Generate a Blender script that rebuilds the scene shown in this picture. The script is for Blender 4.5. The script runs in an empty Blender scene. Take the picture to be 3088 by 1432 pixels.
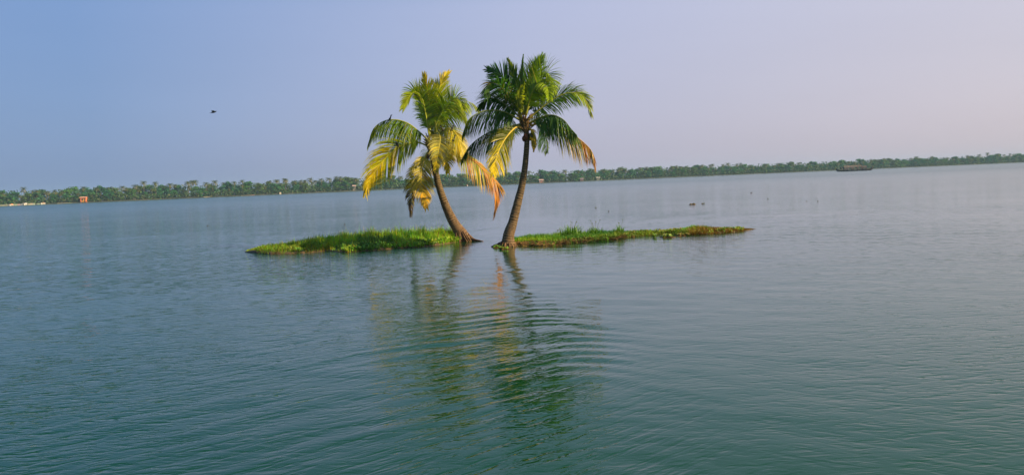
import bpy, math, random
import numpy as np
from mathutils import Vector, Matrix, noise

random.seed(7)
np.random.seed(7)
scene = bpy.context.scene
COL = scene.collection
R = math.radians

# ------------------------------------------------------------------ camera
F = 2674.0                      # focal length in photograph pixels (3088 wide)
CAM_H = 2.47
PITCH, ROLL = R(3.61), R(2.35)
fwd = Vector((0, math.cos(PITCH), -math.sin(PITCH)))
right0 = Vector((1, 0, 0))
up0 = right0.cross(fwd)
rgt = right0 * math.cos(ROLL) - up0 * math.sin(ROLL)
upv = up0 * math.cos(ROLL) + right0 * math.sin(ROLL)
CAM = Vector((0, 0, CAM_H))
cam_data = bpy.data.cameras.new('camera')
cam_data.sensor_width = 36.0
cam_data.lens = F / 3088.0 * 36.0
cam_data.clip_start = 0.1
cam_data.clip_end = 9000
cam = bpy.data.objects.new('camera', cam_data)
cam.matrix_world = Matrix(((rgt.x, upv.x, -fwd.x, 0), (rgt.y, upv.y, -fwd.y, 0),
                           (rgt.z, upv.z, -fwd.z, CAM_H), (0, 0, 0, 1)))
COL.objects.link(cam)
scene.camera = cam

# ------------------------------------------------------------------ sky and sun
SUN_AZ = R(110)                 # clockwise from the view direction (+Y), so to the right
SUN_EL = R(31)
sun_dir = Vector((math.sin(SUN_AZ) * math.cos(SUN_EL), math.cos(SUN_AZ) * math.cos(SUN_EL), math.sin(SUN_EL)))
world = bpy.data.worlds.new('World')
scene.world = world
world.use_nodes = True
wn, wl = world.node_tree.nodes, world.node_tree.links
wn.clear()
w_out = wn.new('ShaderNodeOutputWorld')
w_bg = wn.new('ShaderNodeBackground')
w_bg.inputs['Strength'].default_value = 0.064
sky = wn.new('ShaderNodeTexSky')
sky.sky_type = 'NISHITA'
sky.sun_disc = False
sky.sun_elevation = SUN_EL
sky.sun_rotation = SUN_AZ
sky.air_density = 1.0
sky.dust_density = 2.0
sky.ozone_density = 4.0
# humid haze veil over the whole sky: bluer away from the sun, pale lavender towards it
w_geo = wn.new('ShaderNodeTexCoord')
w_dot = wn.new('ShaderNodeVectorMath'); w_dot.operation = 'DOT_PRODUCT'
w_dot.inputs[1].default_value = (math.sin(R(95)), math.cos(R(95)), 0.0)
wl.new(w_geo.outputs['Generated'], w_dot.inputs[0])
w_ramp = wn.new('ShaderNodeValToRGB')
w_map = wn.new('ShaderNodeMapRange')
w_map.inputs['From Min'].default_value = -1.0
w_map.inputs['From Max'].default_value = 1.0
wl.new(w_dot.outputs['Value'], w_map.inputs['Value'])
wl.new(w_map.outputs['Result'], w_ramp.inputs['Fac'])
el = w_ramp.color_ramp.elements
el[0].position = 0.0;  el[0].color = (0.17, 0.30, 0.60, 1)
el[1].position = 1.0;  el[1].color = (0.82, 0.76, 0.82, 1)
e = el.new(0.25); e.color = (0.23, 0.36, 0.66, 1)
e = el.new(0.47); e.color = (0.54, 0.57, 0.80, 1)
e = el.new(0.70); e.color = (0.72, 0.68, 0.80, 1)
w_veil = wn.new('ShaderNodeVectorMath'); w_veil.operation = 'SCALE'
w_veil.inputs['Scale'].default_value = 10.0
w_sep = wn.new('ShaderNodeSeparateXYZ')
wl.new(w_geo.outputs['Generated'], w_sep.inputs[0])
w_el = wn.new('ShaderNodeValToRGB')           # thicker murk low down, clearer and deeper blue overhead
wl.new(w_sep.outputs['Z'], w_el.inputs['Fac'])
ee = w_el.color_ramp.elements
ee[0].position = 0.0; ee[0].color = (0.97, 0.89, 0.83, 1)
ee[1].position = 1.0; ee[1].color = (0.26, 0.42, 0.66, 1)
e = ee.new(0.19); e.color = (0.98, 1, 1, 1)
e = ee.new(0.27); e.color = (0.62, 0.84, 0.93, 1)
e = ee.new(0.46); e.color = (0.25, 0.56, 0.56, 1)
w_mul = wn.new('ShaderNodeVectorMath'); w_mul.operation = 'MULTIPLY'
w_mp = wn.new('ShaderNodeMapping'); w_mp.inputs['Scale'].default_value = (1.2, 1.2, 7.0)
wl.new(w_geo.outputs['Generated'], w_mp.inputs['Vector'])
w_nz = wn.new('ShaderNodeTexNoise'); w_nz.inputs['Scale'].default_value = 1.6; w_nz.inputs['Detail'].default_value = 5
wl.new(w_mp.outputs['Vector'], w_nz.inputs['Vector'])
w_nr = wn.new('ShaderNodeMapRange'); w_nr.inputs['To Min'].default_value = 0.93; w_nr.inputs['To Max'].default_value = 1.07
wl.new(w_nz.outputs['Fac'], w_nr.inputs['Value'])
w_un = wn.new('ShaderNodeVectorMath'); w_un.operation = 'SCALE'   # faint unevenness of the murk
wl.new(w_ramp.outputs['Color'], w_un.inputs[0]); wl.new(w_nr.outputs['Result'], w_un.inputs['Scale'])
wl.new(w_un.outputs['Vector'], w_mul.inputs[0]); wl.new(w_el.outputs['Color'], w_mul.inputs[1])
wl.new(w_mul.outputs['Vector'], w_veil.inputs[0])
w_mix = wn.new('ShaderNodeMix'); w_mix.data_type = 'RGBA'
w_mix.inputs['Factor'].default_value = 0.8
wl.new(sky.outputs['Color'], w_mix.inputs['A'])
wl.new(w_veil.outputs['Vector'], w_mix.inputs['B'])
wl.new(w_mix.outputs['Result'], w_bg.inputs['Color'])
wl.new(w_bg.outputs['Background'], w_out.inputs['Surface'])

sun_l = bpy.data.lights.new('sun', 'SUN')
sun_l.energy = 5.0
sun_l.angle = R(0.55)
sun_l.color = (1.0, 0.77, 0.46)
sun = bpy.data.objects.new('sun', sun_l)
sun.rotation_euler = (-sun_dir).to_track_quat('-Z', 'Y').to_euler()
COL.objects.link(sun)

scene.view_settings.view_transform = 'Standard'
scene.view_settings.look = 'None'
scene.view_settings.exposure = 0.65
scene.view_settings.gamma = 1.0
scene.view_settings.use_curve_mapping = False
scene.render.engine = 'CYCLES'
scene.cycles.use_denoising = True
scene.cycles.max_bounces = 6
scene.cycles.volume_bounces = 1
scene.cycles.sample_clamp_indirect = 4.0

# ------------------------------------------------------------------ helpers
def ray(px, py):
    return fwd + rgt * ((px - 1544.0) / F) - upv * ((py - 716.0) / F)

def on_water(px, py, z=0.0):
    d = ray(px, py)
    t = (z - CAM_H) / d.z
    return CAM + d * t

def at_y(px, py, Y):
    d = ray(px, py)
    return CAM + d * (Y / d.y)

def tag(o, label=None, cat=None, group=None, kind=None):
    if label: o['label'] = label
    if cat: o['category'] = cat
    if group: o['group'] = group
    if kind: o['kind'] = kind
    return o

def empty(name, loc=(0, 0, 0)):
    o = bpy.data.objects.new(name, None)
    o.empty_display_size = 0.2
    o.location = loc
    COL.objects.link(o)
    return o

class MB:
    """collects vertices, faces and vertex colours; build() links them as one mesh object"""
    def __init__(self):
        self.v, self.f, self.c = [], [], []
    def add(self, p, c=(1, 1, 1)):
        self.v.append((p[0], p[1], p[2])); self.c.append((c[0], c[1], c[2], 1.0))
        return len(self.v) - 1
    def face(self, *idx):
        self.f.append(idx)
    def tube(self, pts, radii, sides=8, col=(1, 1, 1), cap=True, colf=None):
        pts = [Vector(p) for p in pts]
        n = len(pts)
        ref = Vector((0.31, 0.9, 0.23)).normalized()
        rings = []
        for i, p in enumerate(pts):
            t = (pts[min(i + 1, n - 1)] - pts[max(i - 1, 0)])
            t = t.normalized() if t.length > 1e-9 else Vector((0, 0, 1))
            a = t.cross(ref)
            if a.length < 1e-3: a = t.cross(Vector((1, 0, 0)))
            a.normalize(); b = t.cross(a)
            r = radii[i] if hasattr(radii, '__len__') else radii
            ring = []
            for k in range(sides):
                th = 2 * math.pi * k / sides
                rr = r(th) if callable(r) else r
                ring.append(self.add(p + (a * math.cos(th) + b * math.sin(th)) * rr, colf(i / max(1, n - 1)) if colf else col))
            rings.append(ring)
        for i in range(n - 1):
            for k in range(sides):
                self.face(rings[i][k], rings[i][(k + 1) % sides], rings[i + 1][(k + 1) % sides], rings[i + 1][k])
        if cap:
            self.face(*rings[0][::-1]); self.face(*rings[-1])
    def box(self, lo, hi, col=(1, 1, 1)):
        x0, y0, z0 = lo; x1, y1, z1 = hi
        i = [self.add(p, col) for p in ((x0, y0, z0), (x1, y0, z0), (x1, y1, z0), (x0, y1, z0),
                                        (x0, y0, z1), (x1, y0, z1), (x1, y1, z1), (x0, y1, z1))]
        for q in ((3, 2, 1, 0), (4, 5, 6, 7), (0, 1, 5, 4), (1, 2, 6, 5), (2, 3, 7, 6), (3, 0, 4, 7)):
            self.face(*[i[k] for k in q])
    def ellipsoid(self, c, r, seg=10, rings=7, col=(1, 1, 1), wob=0.0):
        c = Vector(c)
        idx = []
        for j in range(1, rings):
            ph = math.pi * j / rings
            row = []
            for k in range(seg):
                th = 2 * math.pi * k / seg
                w = 1 + random.uniform(-wob, wob)
                row.append(self.add(c + Vector((r[0] * math.sin(ph) * math.cos(th) * w, r[1] * math.sin(ph) * math.sin(th) * w, r[2] * math.cos(ph) * w)), col))
            idx.append(row)
        top = self.add(c + Vector((0, 0, r[2])), col); bot = self.add(c - Vector((0, 0, r[2])), col)
        for k in range(seg):
            self.face(top, idx[0][k], idx[0][(k + 1) % seg])
            self.face(bot, idx[-1][(k + 1) % seg], idx[-1][k])
        for j in range(len(idx) - 1):
            for k in range(seg):
                self.face(idx[j][k], idx[j + 1][k], idx[j + 1][(k + 1) % seg], idx[j][(k + 1) % seg])
    def mesh(self, name, mat, smooth=False):
        me = bpy.data.meshes.new(name)
        me.from_pydata(self.v, [], self.f)
        a = me.color_attributes.new('Col', 'FLOAT_COLOR', 'POINT')
        a.data.foreach_set('color', np.array(self.c, dtype=np.float32).ravel())
        if smooth:
            me.polygons.foreach_set('use_smooth', [True] * len(me.polygons))
        me.materials.append(mat)
        me.update()
        return me
    def build(self, name, mat, parent=None, smooth=False, world_coords=True):
        o = bpy.data.objects.new(name, self.mesh(name, mat, smooth))
        COL.objects.link(o)
        if parent is not None:
            o.parent = parent
            if world_coords:
                # vertices are given in world space: shift them to the root's origin
                root = parent
                off = Vector((0, 0, 0))
                while root is not None:
                    off += root.location; root = root.parent
                o.data.transform(Matrix.Translation(-off))
        return o

def catmull(pts, n):
    pts = [Vector(p) for p in pts]
    P = [pts[0] * 2 - pts[1]] + pts + [pts[-1] * 2 - pts[-2]]
    seg = len(pts) - 1
    lens = [(pts[i + 1] - pts[i]).length for i in range(seg)]
    tot = sum(lens); out = []
    for k in range(n):
        s = tot * k / (n - 1); i = 0
        while i < seg - 1 and s > lens[i]:
            s -= lens[i]; i += 1
        u = min(1.0, s / max(lens[i], 1e-6))
        p0, p1, p2, p3 = P[i], P[i + 1], P[i + 2], P[i + 3]
        out.append(0.5 * ((2 * p1) + (p2 - p0) * u + (2 * p0 - 5 * p1 + 4 * p2 - p3) * u * u + (3 * p1 - p0 - 3 * p2 + p3) * u ** 3))
    return out

def mixc(a, b, t):
    t = max(0.0, min(1.0, t))
    return tuple(a[i] * (1 - t) + b[i] * t for i in range(3))

def sstep(a, b, x):
    t = max(0.0, min(1.0, (x - a) / (b - a)))
    return t * t * (3 - 2 * t)

# ------------------------------------------------------------------ materials
def new_mat(name):
    m = bpy.data.materials.new(name); m.use_nodes = True
    nt = m.node_tree
    return m, nt.nodes, nt.links, nt.nodes['Principled BSDF']

def attr_mat(name, rough=0.6, transl=0.0, spec=0.3, noise_amt=0.25, noise_scale=6.0, tboost=(1.25, 1.3, 0.5)):
    """colour from the mesh's own colour attribute, broken up with noise; optional light coming through (leaves)"""
    m, n, l, b = new_mat(name)
    at = n.new('ShaderNodeAttribute'); at.attribute_name = 'Col'
    tc = n.new('ShaderNodeTexCoord')
    nz = n.new('ShaderNodeTexNoise'); nz.inputs['Scale'].default_value = noise_scale; nz.inputs['Detail'].default_value = 4
    l.new(tc.outputs['Object'], nz.inputs['Vector'])
    mr = n.new('ShaderNodeMapRange')
    mr.inputs['From Min'].default_value = 0.3; mr.inputs['From Max'].default_value = 0.7
    mr.inputs['To Min'].default_value = 1 - noise_amt; mr.inputs['To Max'].default_value = 1 + noise_amt
    l.new(nz.outputs['Fac'], mr.inputs['Value'])
    sc = n.new('ShaderNodeVectorMath'); sc.operation = 'SCALE'
    l.new(at.outputs['Color'], sc.inputs[0]); l.new(mr.outputs['Result'], sc.inputs['Scale'])
    l.new(sc.outputs['Vector'], b.inputs['Base Color'])
    b.inputs['Roughness'].default_value = rough
    b.inputs['Specular IOR Level'].default_value = spec
    if transl > 0:
        tr = n.new('ShaderNodeBsdfTranslucent')
        tm = n.new('ShaderNodeVectorMath'); tm.operation = 'MULTIPLY'; tm.inputs[1].default_value = tboost
        l.new(sc.outputs['Vector'], tm.inputs[0]); l.new(tm.outputs['Vector'], tr.inputs['Color'])
        mx = n.new('ShaderNodeMixShader'); mx.inputs['Fac'].default_value = transl
        l.new(b.outputs['BSDF'], mx.inputs[1]); l.new(tr.outputs['BSDF'], mx.inputs[2])
        l.new(mx.outputs['Shader'], n['Material Output'].inputs['Surface'])
    return m

M_LEAF = attr_mat('palm_leaf', rough=0.4, transl=0.46, spec=0.35, noise_amt=0.22, noise_scale=3.0)
M_GRASS = attr_mat('grass_blade', rough=0.5, transl=0.35, spec=0.3, noise_amt=0.3, noise_scale=2.0)
M_BARK = attr_mat('palm_bark', rough=0.85, spec=0.15, noise_amt=0.4, noise_scale=14.0)
M_STALK = attr_mat('palm_stalk', rough=0.5, spec=0.3, noise_amt=0.2, noise_scale=8.0)
M_FAR = attr_mat('far_foliage', rough=0.6, transl=0.25, spec=0.2, noise_amt=0.3, noise_scale=0.6, tboost=(1.1, 1.2, 0.6))
M_WOOD = attr_mat('far_wood', rough=0.85, spec=0.1, noise_amt=0.3, noise_scale=2.0)
M_PAINT = attr_mat('weathered_paint', rough=0.7, spec=0.2, noise_amt=0.15, noise_scale=1.2)
M_FEATHER = attr_mat('feather', rough=0.5, spec=0.3, noise_amt=0.2, noise_scale=20.0)
M_THATCH = attr_mat('thatch', rough=0.9, spec=0.1, noise_amt=0.4, noise_scale=3.0)

def mud_mat():
    m, n, l, b = new_mat('wet_mud')
    tc = n.new('ShaderNodeTexCoord')
    nz = n.new('ShaderNodeTexNoise'); nz.inputs['Scale'].default_value = 5.0; nz.inputs['Detail'].default_value = 8
    l.new(tc.outputs['Object'], nz.inputs['Vector'])
    rp = n.new('ShaderNodeValToRGB')
    rp.color_ramp.elements[0].position = 0.3; rp.color_ramp.elements[0].color = (0.035, 0.022, 0.012, 1)
    rp.color_ramp.elements[1].position = 0.75; rp.color_ramp.elements[1].color = (0.16, 0.09, 0.035, 1)
    l.new(nz.outputs['Fac'], rp.inputs['Fac']); l.new(rp.outputs['Color'], b.inputs['Base Color'])
    b.inputs['Roughness'].default_value = 0.7
    bp = n.new('ShaderNodeBump'); bp.inputs['Strength'].default_value = 0.8; bp.inputs['Distance'].default_value = 0.05
    l.new(nz.outputs['Fac'], bp.inputs['Height']); l.new(bp.outputs['Normal'], b.inputs['Normal'])
    return m
M_MUD = mud_mat()

def shore_mat():
    m, n, l, b = new_mat('shore_earth')
    tc = n.new('ShaderNodeTexCoord')
    nz = n.new('ShaderNodeTexNoise'); nz.inputs['Scale'].default_value = 0.12; nz.inputs['Detail'].default_value = 6
    l.new(tc.outputs['Object'], nz.inputs['Vector'])
    rp = n.new('ShaderNodeValToRGB')
    rp.color_ramp.elements[0].position = 0.35; rp.color_ramp.elements[0].color = (0.025, 0.035, 0.015, 1)
    rp.color_ramp.elements[1].position = 0.65; rp.color_ramp.elements[1].color = (0.09, 0.085, 0.05, 1)
    l.new(nz.outputs['Fac'], rp.inputs['Fac']); l.new(rp.outputs['Color'], b.inputs['Base Color'])
    b.inputs['Roughness'].default_value = 0.9
    return m
M_SHORE = shore_mat()

def water_mat():
    m, n, l, b = new_mat('lagoon_water')
    b.inputs['IOR'].default_value = 1.333
    b.inputs['Roughness'].default_value = 0.04
    tc = n.new('ShaderNodeTexCoord')
    def math_(op, a, c=None, d=None):
        k = n.new('ShaderNodeMath'); k.operation = op
        for q, v in enumerate((a, c, d)):
            if v is None: continue
            if isinstance(v, (int, float)): k.inputs[q].default_value = v
            else: l.new(v, k.inputs[q])
        return k.outputs['Value']
    def rng(v, a, c, lo, hi):
        k = n.new('ShaderNodeMapRange')
        for nm, x in (('From Min', a), ('From Max', c), ('To Min', lo), ('To Max', hi)): k.inputs[nm].default_value = x
        l.new(v, k.inputs['Value']); return k.outputs['Result']
    def noise_(scale, detail, vec=None, rough=0.5):
        t = n.new('ShaderNodeTexNoise'); t.inputs['Scale'].default_value = scale; t.inputs['Detail'].default_value = detail; t.inputs['Roughness'].default_value = rough
        l.new(vec or tc.outputs['Object'], t.inputs['Vector']); return t
    # turbid green body colour, drifting slightly
    rp = n.new('ShaderNodeValToRGB')
    rp.color_ramp.elements[0].position = 0.35; rp.color_ramp.elements[0].color = (0.0015, 0.037, 0.0075, 1)
    rp.color_ramp.elements[1].position = 0.65; rp.color_ramp.elements[1].color = (0.0030, 0.046, 0.0105, 1)
    l.new(noise_(0.06, 3).outputs['Fac'], rp.inputs['Fac']); l.new(rp.outputs['Color'], b.inputs['Base Color'])
    # wavelets: noise stretched along the crests, with peaked tops
    def ripples(rot, along, across, detail, ridge=0.9):
        mp = n.new('ShaderNodeMapping'); mp.vector_type = 'TEXTURE'
        mp.inputs['Rotation'].default_value = (0, 0, rot); mp.inputs['Scale'].default_value = (1 / along, 1 / across, 1)
        l.new(tc.outputs['Object'], mp.inputs['Vector'])
        f = noise_(1.0, detail, mp.outputs['Vector'], 0.55).outputs['Fac']
        return math_('MULTIPLY_ADD', math_('ABSOLUTE', math_('SUBTRACT', f, 0.5)), -ridge, f)
    sy = n.new('ShaderNodeSeparateXYZ'); l.new(tc.outputs['Object'], sy.inputs[0])
    X, Y = sy.outputs['X'], sy.outputs['Y']
    patch = rng(noise_(0.10, 3).outputs['Fac'], 0.35, 0.65, 0.5, 1.15)     # calmer and livelier patches
    wind = math_('MULTIPLY', patch, math_('MAXIMUM', rng(X, -6, -1.0, 2.9, 0.42), rng(X, 2.5, 7, 0.42, 1.3)))               # the left side lies open to the breeze
    nrm = None
    def bump(height, dist, strength):
        nonlocal nrm
        k = n.new('ShaderNodeBump'); k.inputs['Distance'].default_value = dist
        l.new(height, k.inputs['Height']); l.new(strength, k.inputs['Strength'])
        if nrm is not None: l.new(nrm, k.inputs['Normal'])
        nrm = k.outputs['Normal']
    bump(ripples(R(6), 2.6, 7.0, 2), 0.0115, wind)
    bump(ripples(R(-16), 5.0, 12.0, 2), 0.0036, wind)
    # fine wavelets riding along the arms of the wake
    arm_l = math_('MULTIPLY', rng(X, 0.5, 2.5, 1, 0), rng(Y, 14, 22, 1, 0))
    bump(ripples(R(44), 1.6, 7.5, 2), 0.010, arm_l)
    arm_r = math_('MULTIPLY', rng(X, 1.0, 3.0, 0, 1), rng(Y, 11, 20, .7, 0))
    bump(ripples(R(-38), 2.2, 7.0, 2), 0.006, arm_r)
    # open lagoon: wavelets too small to resolve tilt the surface every way
    cn = noise_(9.0, 2)
    sub = n.new('ShaderNodeVectorMath'); sub.operation = 'SUBTRACT'; sub.inputs[1].default_value = (0.5, 0.5, 0.5)
    l.new(cn.outputs['Color'], sub.inputs[0])
    flat = n.new('ShaderNodeVectorMath'); flat.operation = 'MULTIPLY'; flat.inputs[1].default_value = (1, 1, 0)
    l.new(sub.outputs['Vector'], flat.inputs[0])
    sc = n.new('ShaderNodeVectorMath'); sc.operation = 'SCALE'
    l.new(flat.outputs['Vector'], sc.inputs[0]); l.new(rng(Y, 22, 140, 0.0, 0.22), sc.inputs['Scale'])
    l.new(rng(Y, 24, 300, 0.03, 0.19), b.inputs['Roughness'])
    ad = n.new('ShaderNodeVectorMath'); ad.operation = 'ADD'
    l.new(nrm, ad.inputs[0]); l.new(sc.outputs['Vector'], ad.inputs[1])
    no = n.new('ShaderNodeVectorMath'); no.operation = 'NORMALIZE'
    l.new(ad.outputs['Vector'], no.inputs[0])
    l.new(no.outputs['Vector'], b.inputs['Normal'])
    return m
M_WATER = water_mat()

# ------------------------------------------------------------------ water
def build_water():
    xs = np.arange(-33, 33.001, 0.1)
    xs = np.concatenate([[-3000, -900, -300, -120, -60, -42, -36], xs, [36, 42, 60, 120, 300, 900, 3000]])
    ys = [5.0]
    while ys[-1] < 62: ys.append(ys[-1] + 0.05 * (1 + (ys[-1] - 5) / 15))
    ys = np.concatenate([[-350, -100, -30, 0, 3, 4.5], ys, [64, 70, 80, 100, 140, 220, 400, 700, 1200, 2000, 3000]])
    X, Y = np.meshgrid(xs, ys)
    H = np.zeros_like(X)
    rng = np.random.RandomState(3)
    def vnoise(scale, seed):
        """smooth random field 0..1 from a few long waves"""
        r = np.random.RandomState(seed); a = np.zeros_like(X)
        for _ in range(7):
            th = r.uniform(0, 6.28); k = scale * r.uniform(0.6, 1.6)
            a += np.sin(k * (X * np.cos(th) + Y * np.sin(th)) + r.uniform(0, 6.28))
        return 0.5 + 0.5 * np.tanh(a / 2.2)
    # the wake of the passing boat: a rounded wedge of crests pointing away from us
    x0 = 0.7
    dx = X - x0
    slope = np.where(dx < 0, 1.02, 1.5)
    ridge = np.sqrt((slope * dx) ** 2 + 1.6) + 0.25 * np.sin(0.7 * X + 0.5) + 0.2 * np.sin(1.3 * X - 0.4 * Y)
    q = Y + ridge + 0.34 * (vnoise(1.6, 61) - .5) + 0.50 * (vnoise(0.7, 62) - .5) + 0.10 * (vnoise(3.4, 63) - .5)
    env = np.exp(-((q - 16.2) / 3.2) ** 2) * (0.35 + 0.65 * np.exp(-((X - 0.7) / 3.0) ** 2)) * np.where(dx < 0, 1, np.exp(-(dx / 0.9) ** 2)) + 0.55 * np.exp(-((q - 13.5) / 5.5) ** 2) * np.where(dx < 0, 1, np.exp(-(dx / 1.1) ** 2))
    for lam, s in ((0.42, 0.036), (0.62, 0.060), (0.76, 0.030), (1.15, 0.016), (1.7, 0.010)):
        k = 2 * math.pi / lam
        H += env * s / k * np.sin(k * q + rng.uniform(0, 6.28) + 0.8 * np.sin(0.9 * X + lam * 5)) * 1.5 * vnoise(1.7, int(lam * 100)) ** 1.5 * (.3 + .9 * vnoise(.7, int(lam * 100) + 7))
    # wind ripples and low swell from several directions
    lively = 0.35 + 0.65 * vnoise(0.28, 5)
    for i in range(26):
        lam = 0.45 * (1.13 ** i) * rng.uniform(0.9, 1.1)
        if lam > 6: lam = rng.uniform(0.5, 1.4)
        th = math.pi / 2 + rng.normal(-0.1, 0.8)
        k = 2 * math.pi / lam
        s = 0.006 if lam < 2.0 else 0.0025
        fade = np.clip((lam * 62 - Y) / (lam * 20), 0, 1) if lam < 1.2 else 1.0
        H += lively * fade * s / k * np.sin(k * (X * math.cos(th) + Y * math.sin(th)) + rng.uniform(0, 6.28))
    edge = np.clip((33 - np.abs(X)) / 4, 0, 1) * np.clip((Y - 5) / 0.6, 0, 1) * np.clip((62 - Y) / 12, 0, 1)
    H *= edge
    ny, nx = X.shape
    me = bpy.data.meshes.new('water')
    co = np.stack([X, Y, H], -1).reshape(-1, 3).astype(np.float32)
    i = np.arange(ny * nx).reshape(ny, nx)
    quads = np.stack([i[:-1, :-1], i[:-1, 1:], i[1:, 1:], i[1:, :-1]], -1).reshape(-1, 4).astype(np.int32)
    me.vertices.add(len(co)); me.vertices.foreach_set('co', co.ravel())
    me.loops.add(quads.size); me.loops.foreach_set('vertex_index', quads.ravel())
    me.polygons.add(len(quads))
    me.polygons.foreach_set('loop_start', np.arange(0, quads.size, 4, dtype=np.int32))
    me.polygons.foreach_set('use_smooth', np.ones(len(quads), dtype=bool))
    me.update(calc_edges=True); me.validate()
    me.materials.append(M_WATER)
    o = bpy.data.objects.new('water', me); COL.objects.link(o)
    tag(o, 'wide calm green-blue lagoon water with fine ripples', kind='structure')
build_water()

# ------------------------------------------------------------------ far shore
SH_A = Vector((-1544 / F * 575, 575, 0))
SH_B = Vector((1544 / F * 1065, 1065, 0))
SH_D = (SH_B - SH_A).normalized()
SH_N = Vector((-SH_D.y, SH_D.x, 0))            # pointing inland
def wig(s):
    return 3.0 * math.sin(s * 0.021 + 1.0) + 1.6 * math.sin(s * 0.067) + 0.8 * math.sin(s * 0.19)
def shore_s(px):
    """distance along the shore line at a photograph column"""
    d = Vector(((px - 1544) / F, 1, 0))
    # SH_A + SH_D*s = d*t
    det = SH_D.x * -d.y + d.x * SH_D.y
    s = (SH_A.x * d.y - d.x * SH_A.y) / det
    return s
def shore_pt(s, inland=0.0, z=0.0):
    p = SH_A + SH_D * s + SH_N * (wig(s) + inland)
    return Vector((p.x, p.y, z))
def height_at(px, py, p):
    """height over the water of a point over ground position p seen at (px, py)"""
    return at_y(px, py, p.y).z

def build_shore():
    mb = MB()
    S = np.arange(-420, 1700, 6.0)
    prof = [(-1.5, -0.6), (0.0, 0.10), (1.2, 0.30), (3.0, 0.6), (40, 0.8), (160, 0.9), (900, 1.0)]
    rows = []
    for s in S:
        rows.append([mb.add(shore_pt(s, a + (random.uniform(-.6, .6) if 0 <= a < 10 else 0), z + (random.uniform(-.12, .12) if 0.2 < z < 0.7 else 0))) for a, z in prof])
    for i in range(len(rows) - 1):
        for j in range(len(prof) - 1):
            mb.face(rows[i][j], rows[i + 1][j], rows[i + 1][j + 1], rows[i][j + 1])
    o = mb.build('terrain', M_SHORE)
    tag(o, 'low earth bank of the far shore under the trees', kind='structure')
build_shore()

# ---- prototypes of far trees (meshes shared by the copies)
def far_palm_meshes(seed):
    rnd = random.Random(seed)
    hgt = 10.0
    tr = MB()
    lean = Vector((rnd.uniform(-.9, .9), rnd.uniform(-.5, .5), 0))
    pts = [Vector((0, 0, -0.4)) + lean * (u ** 1.6) + Vector((0, 0, (hgt + .4) * u)) for u in [k / 6 for k in range(7)]]
    tr.tube(pts, [0.26, 0.2, 0.17, 0.15, 0.14, 0.13, 0.12], 6, (0.17, 0.14, 0.10))
    top = pts[-1]
    cr = MB()
    nf = rnd.randint(17, 21)
    for k in range(nf):
        az = 2.399 * k + rnd.uniform(-.3, .3)
        u = k / (nf - 1)
        e0 = R(82 - 100 * u + rnd.uniform(-8, 8))
        L = rnd.uniform(3.4, 4.4) * (0.85 if u < 0.15 else 1)
        base_c = mixc((0.055, 0.105, 0.028), (0.24, 0.20, 0.07), max(0, u - 0.45) * 1.5 + rnd.uniform(-.1, .15))
        p = Vector(top); e = e0; prev = None
        hd = Vector((math.cos(az), math.sin(az), 0)); sd = Vector((-hd.y, hd.x, 0))
        n = 7
        for i in range(n + 1):
            t = i / n
            w = 0.78 * math.sin(math.pi * min(1, 0.12 + 0.9 * t)) ** 0.7 + 0.03
            dr = Vector((0, 0, -0.55 * w))
            c = mixc(base_c, (0.16, 0.15, 0.04), t * 0.4)
            l1 = cr.add(p + sd * w + dr, c); m1 = cr.add(p, c); r1 = cr.add(p - sd * w + dr, c)
            if prev:
                # saw-tooth leaflets: skip slivers so that light shows through
                q1 = cr.add(p * 0.45 + prev[3] * 0.55, c)
                cr.face(prev[1], q1, l1); cr.face(prev[1], r1, q1)
                if i % 2: cr.face(q1, m1, l1); cr.face(q1, r1, m1)
            prev = (l1, m1, r1, Vector(p))
            p = p + (hd * math.cos(e) + Vector((0, 0, math.sin(e)))) * (L / n)
            e -= R(17 + 8 * t)
    for k in range(5):
        a = k * 1.3
        cr.ellipsoid(top + Vector((0.22 * math.cos(a), 0.22 * math.sin(a), -0.25)), (.14, .14, .17), 5, 4, (0.16, 0.12, 0.03))
    return tr.mesh('trunk', M_WOOD), cr.mesh('crown', M_FAR), hgt + 2.9

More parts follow.
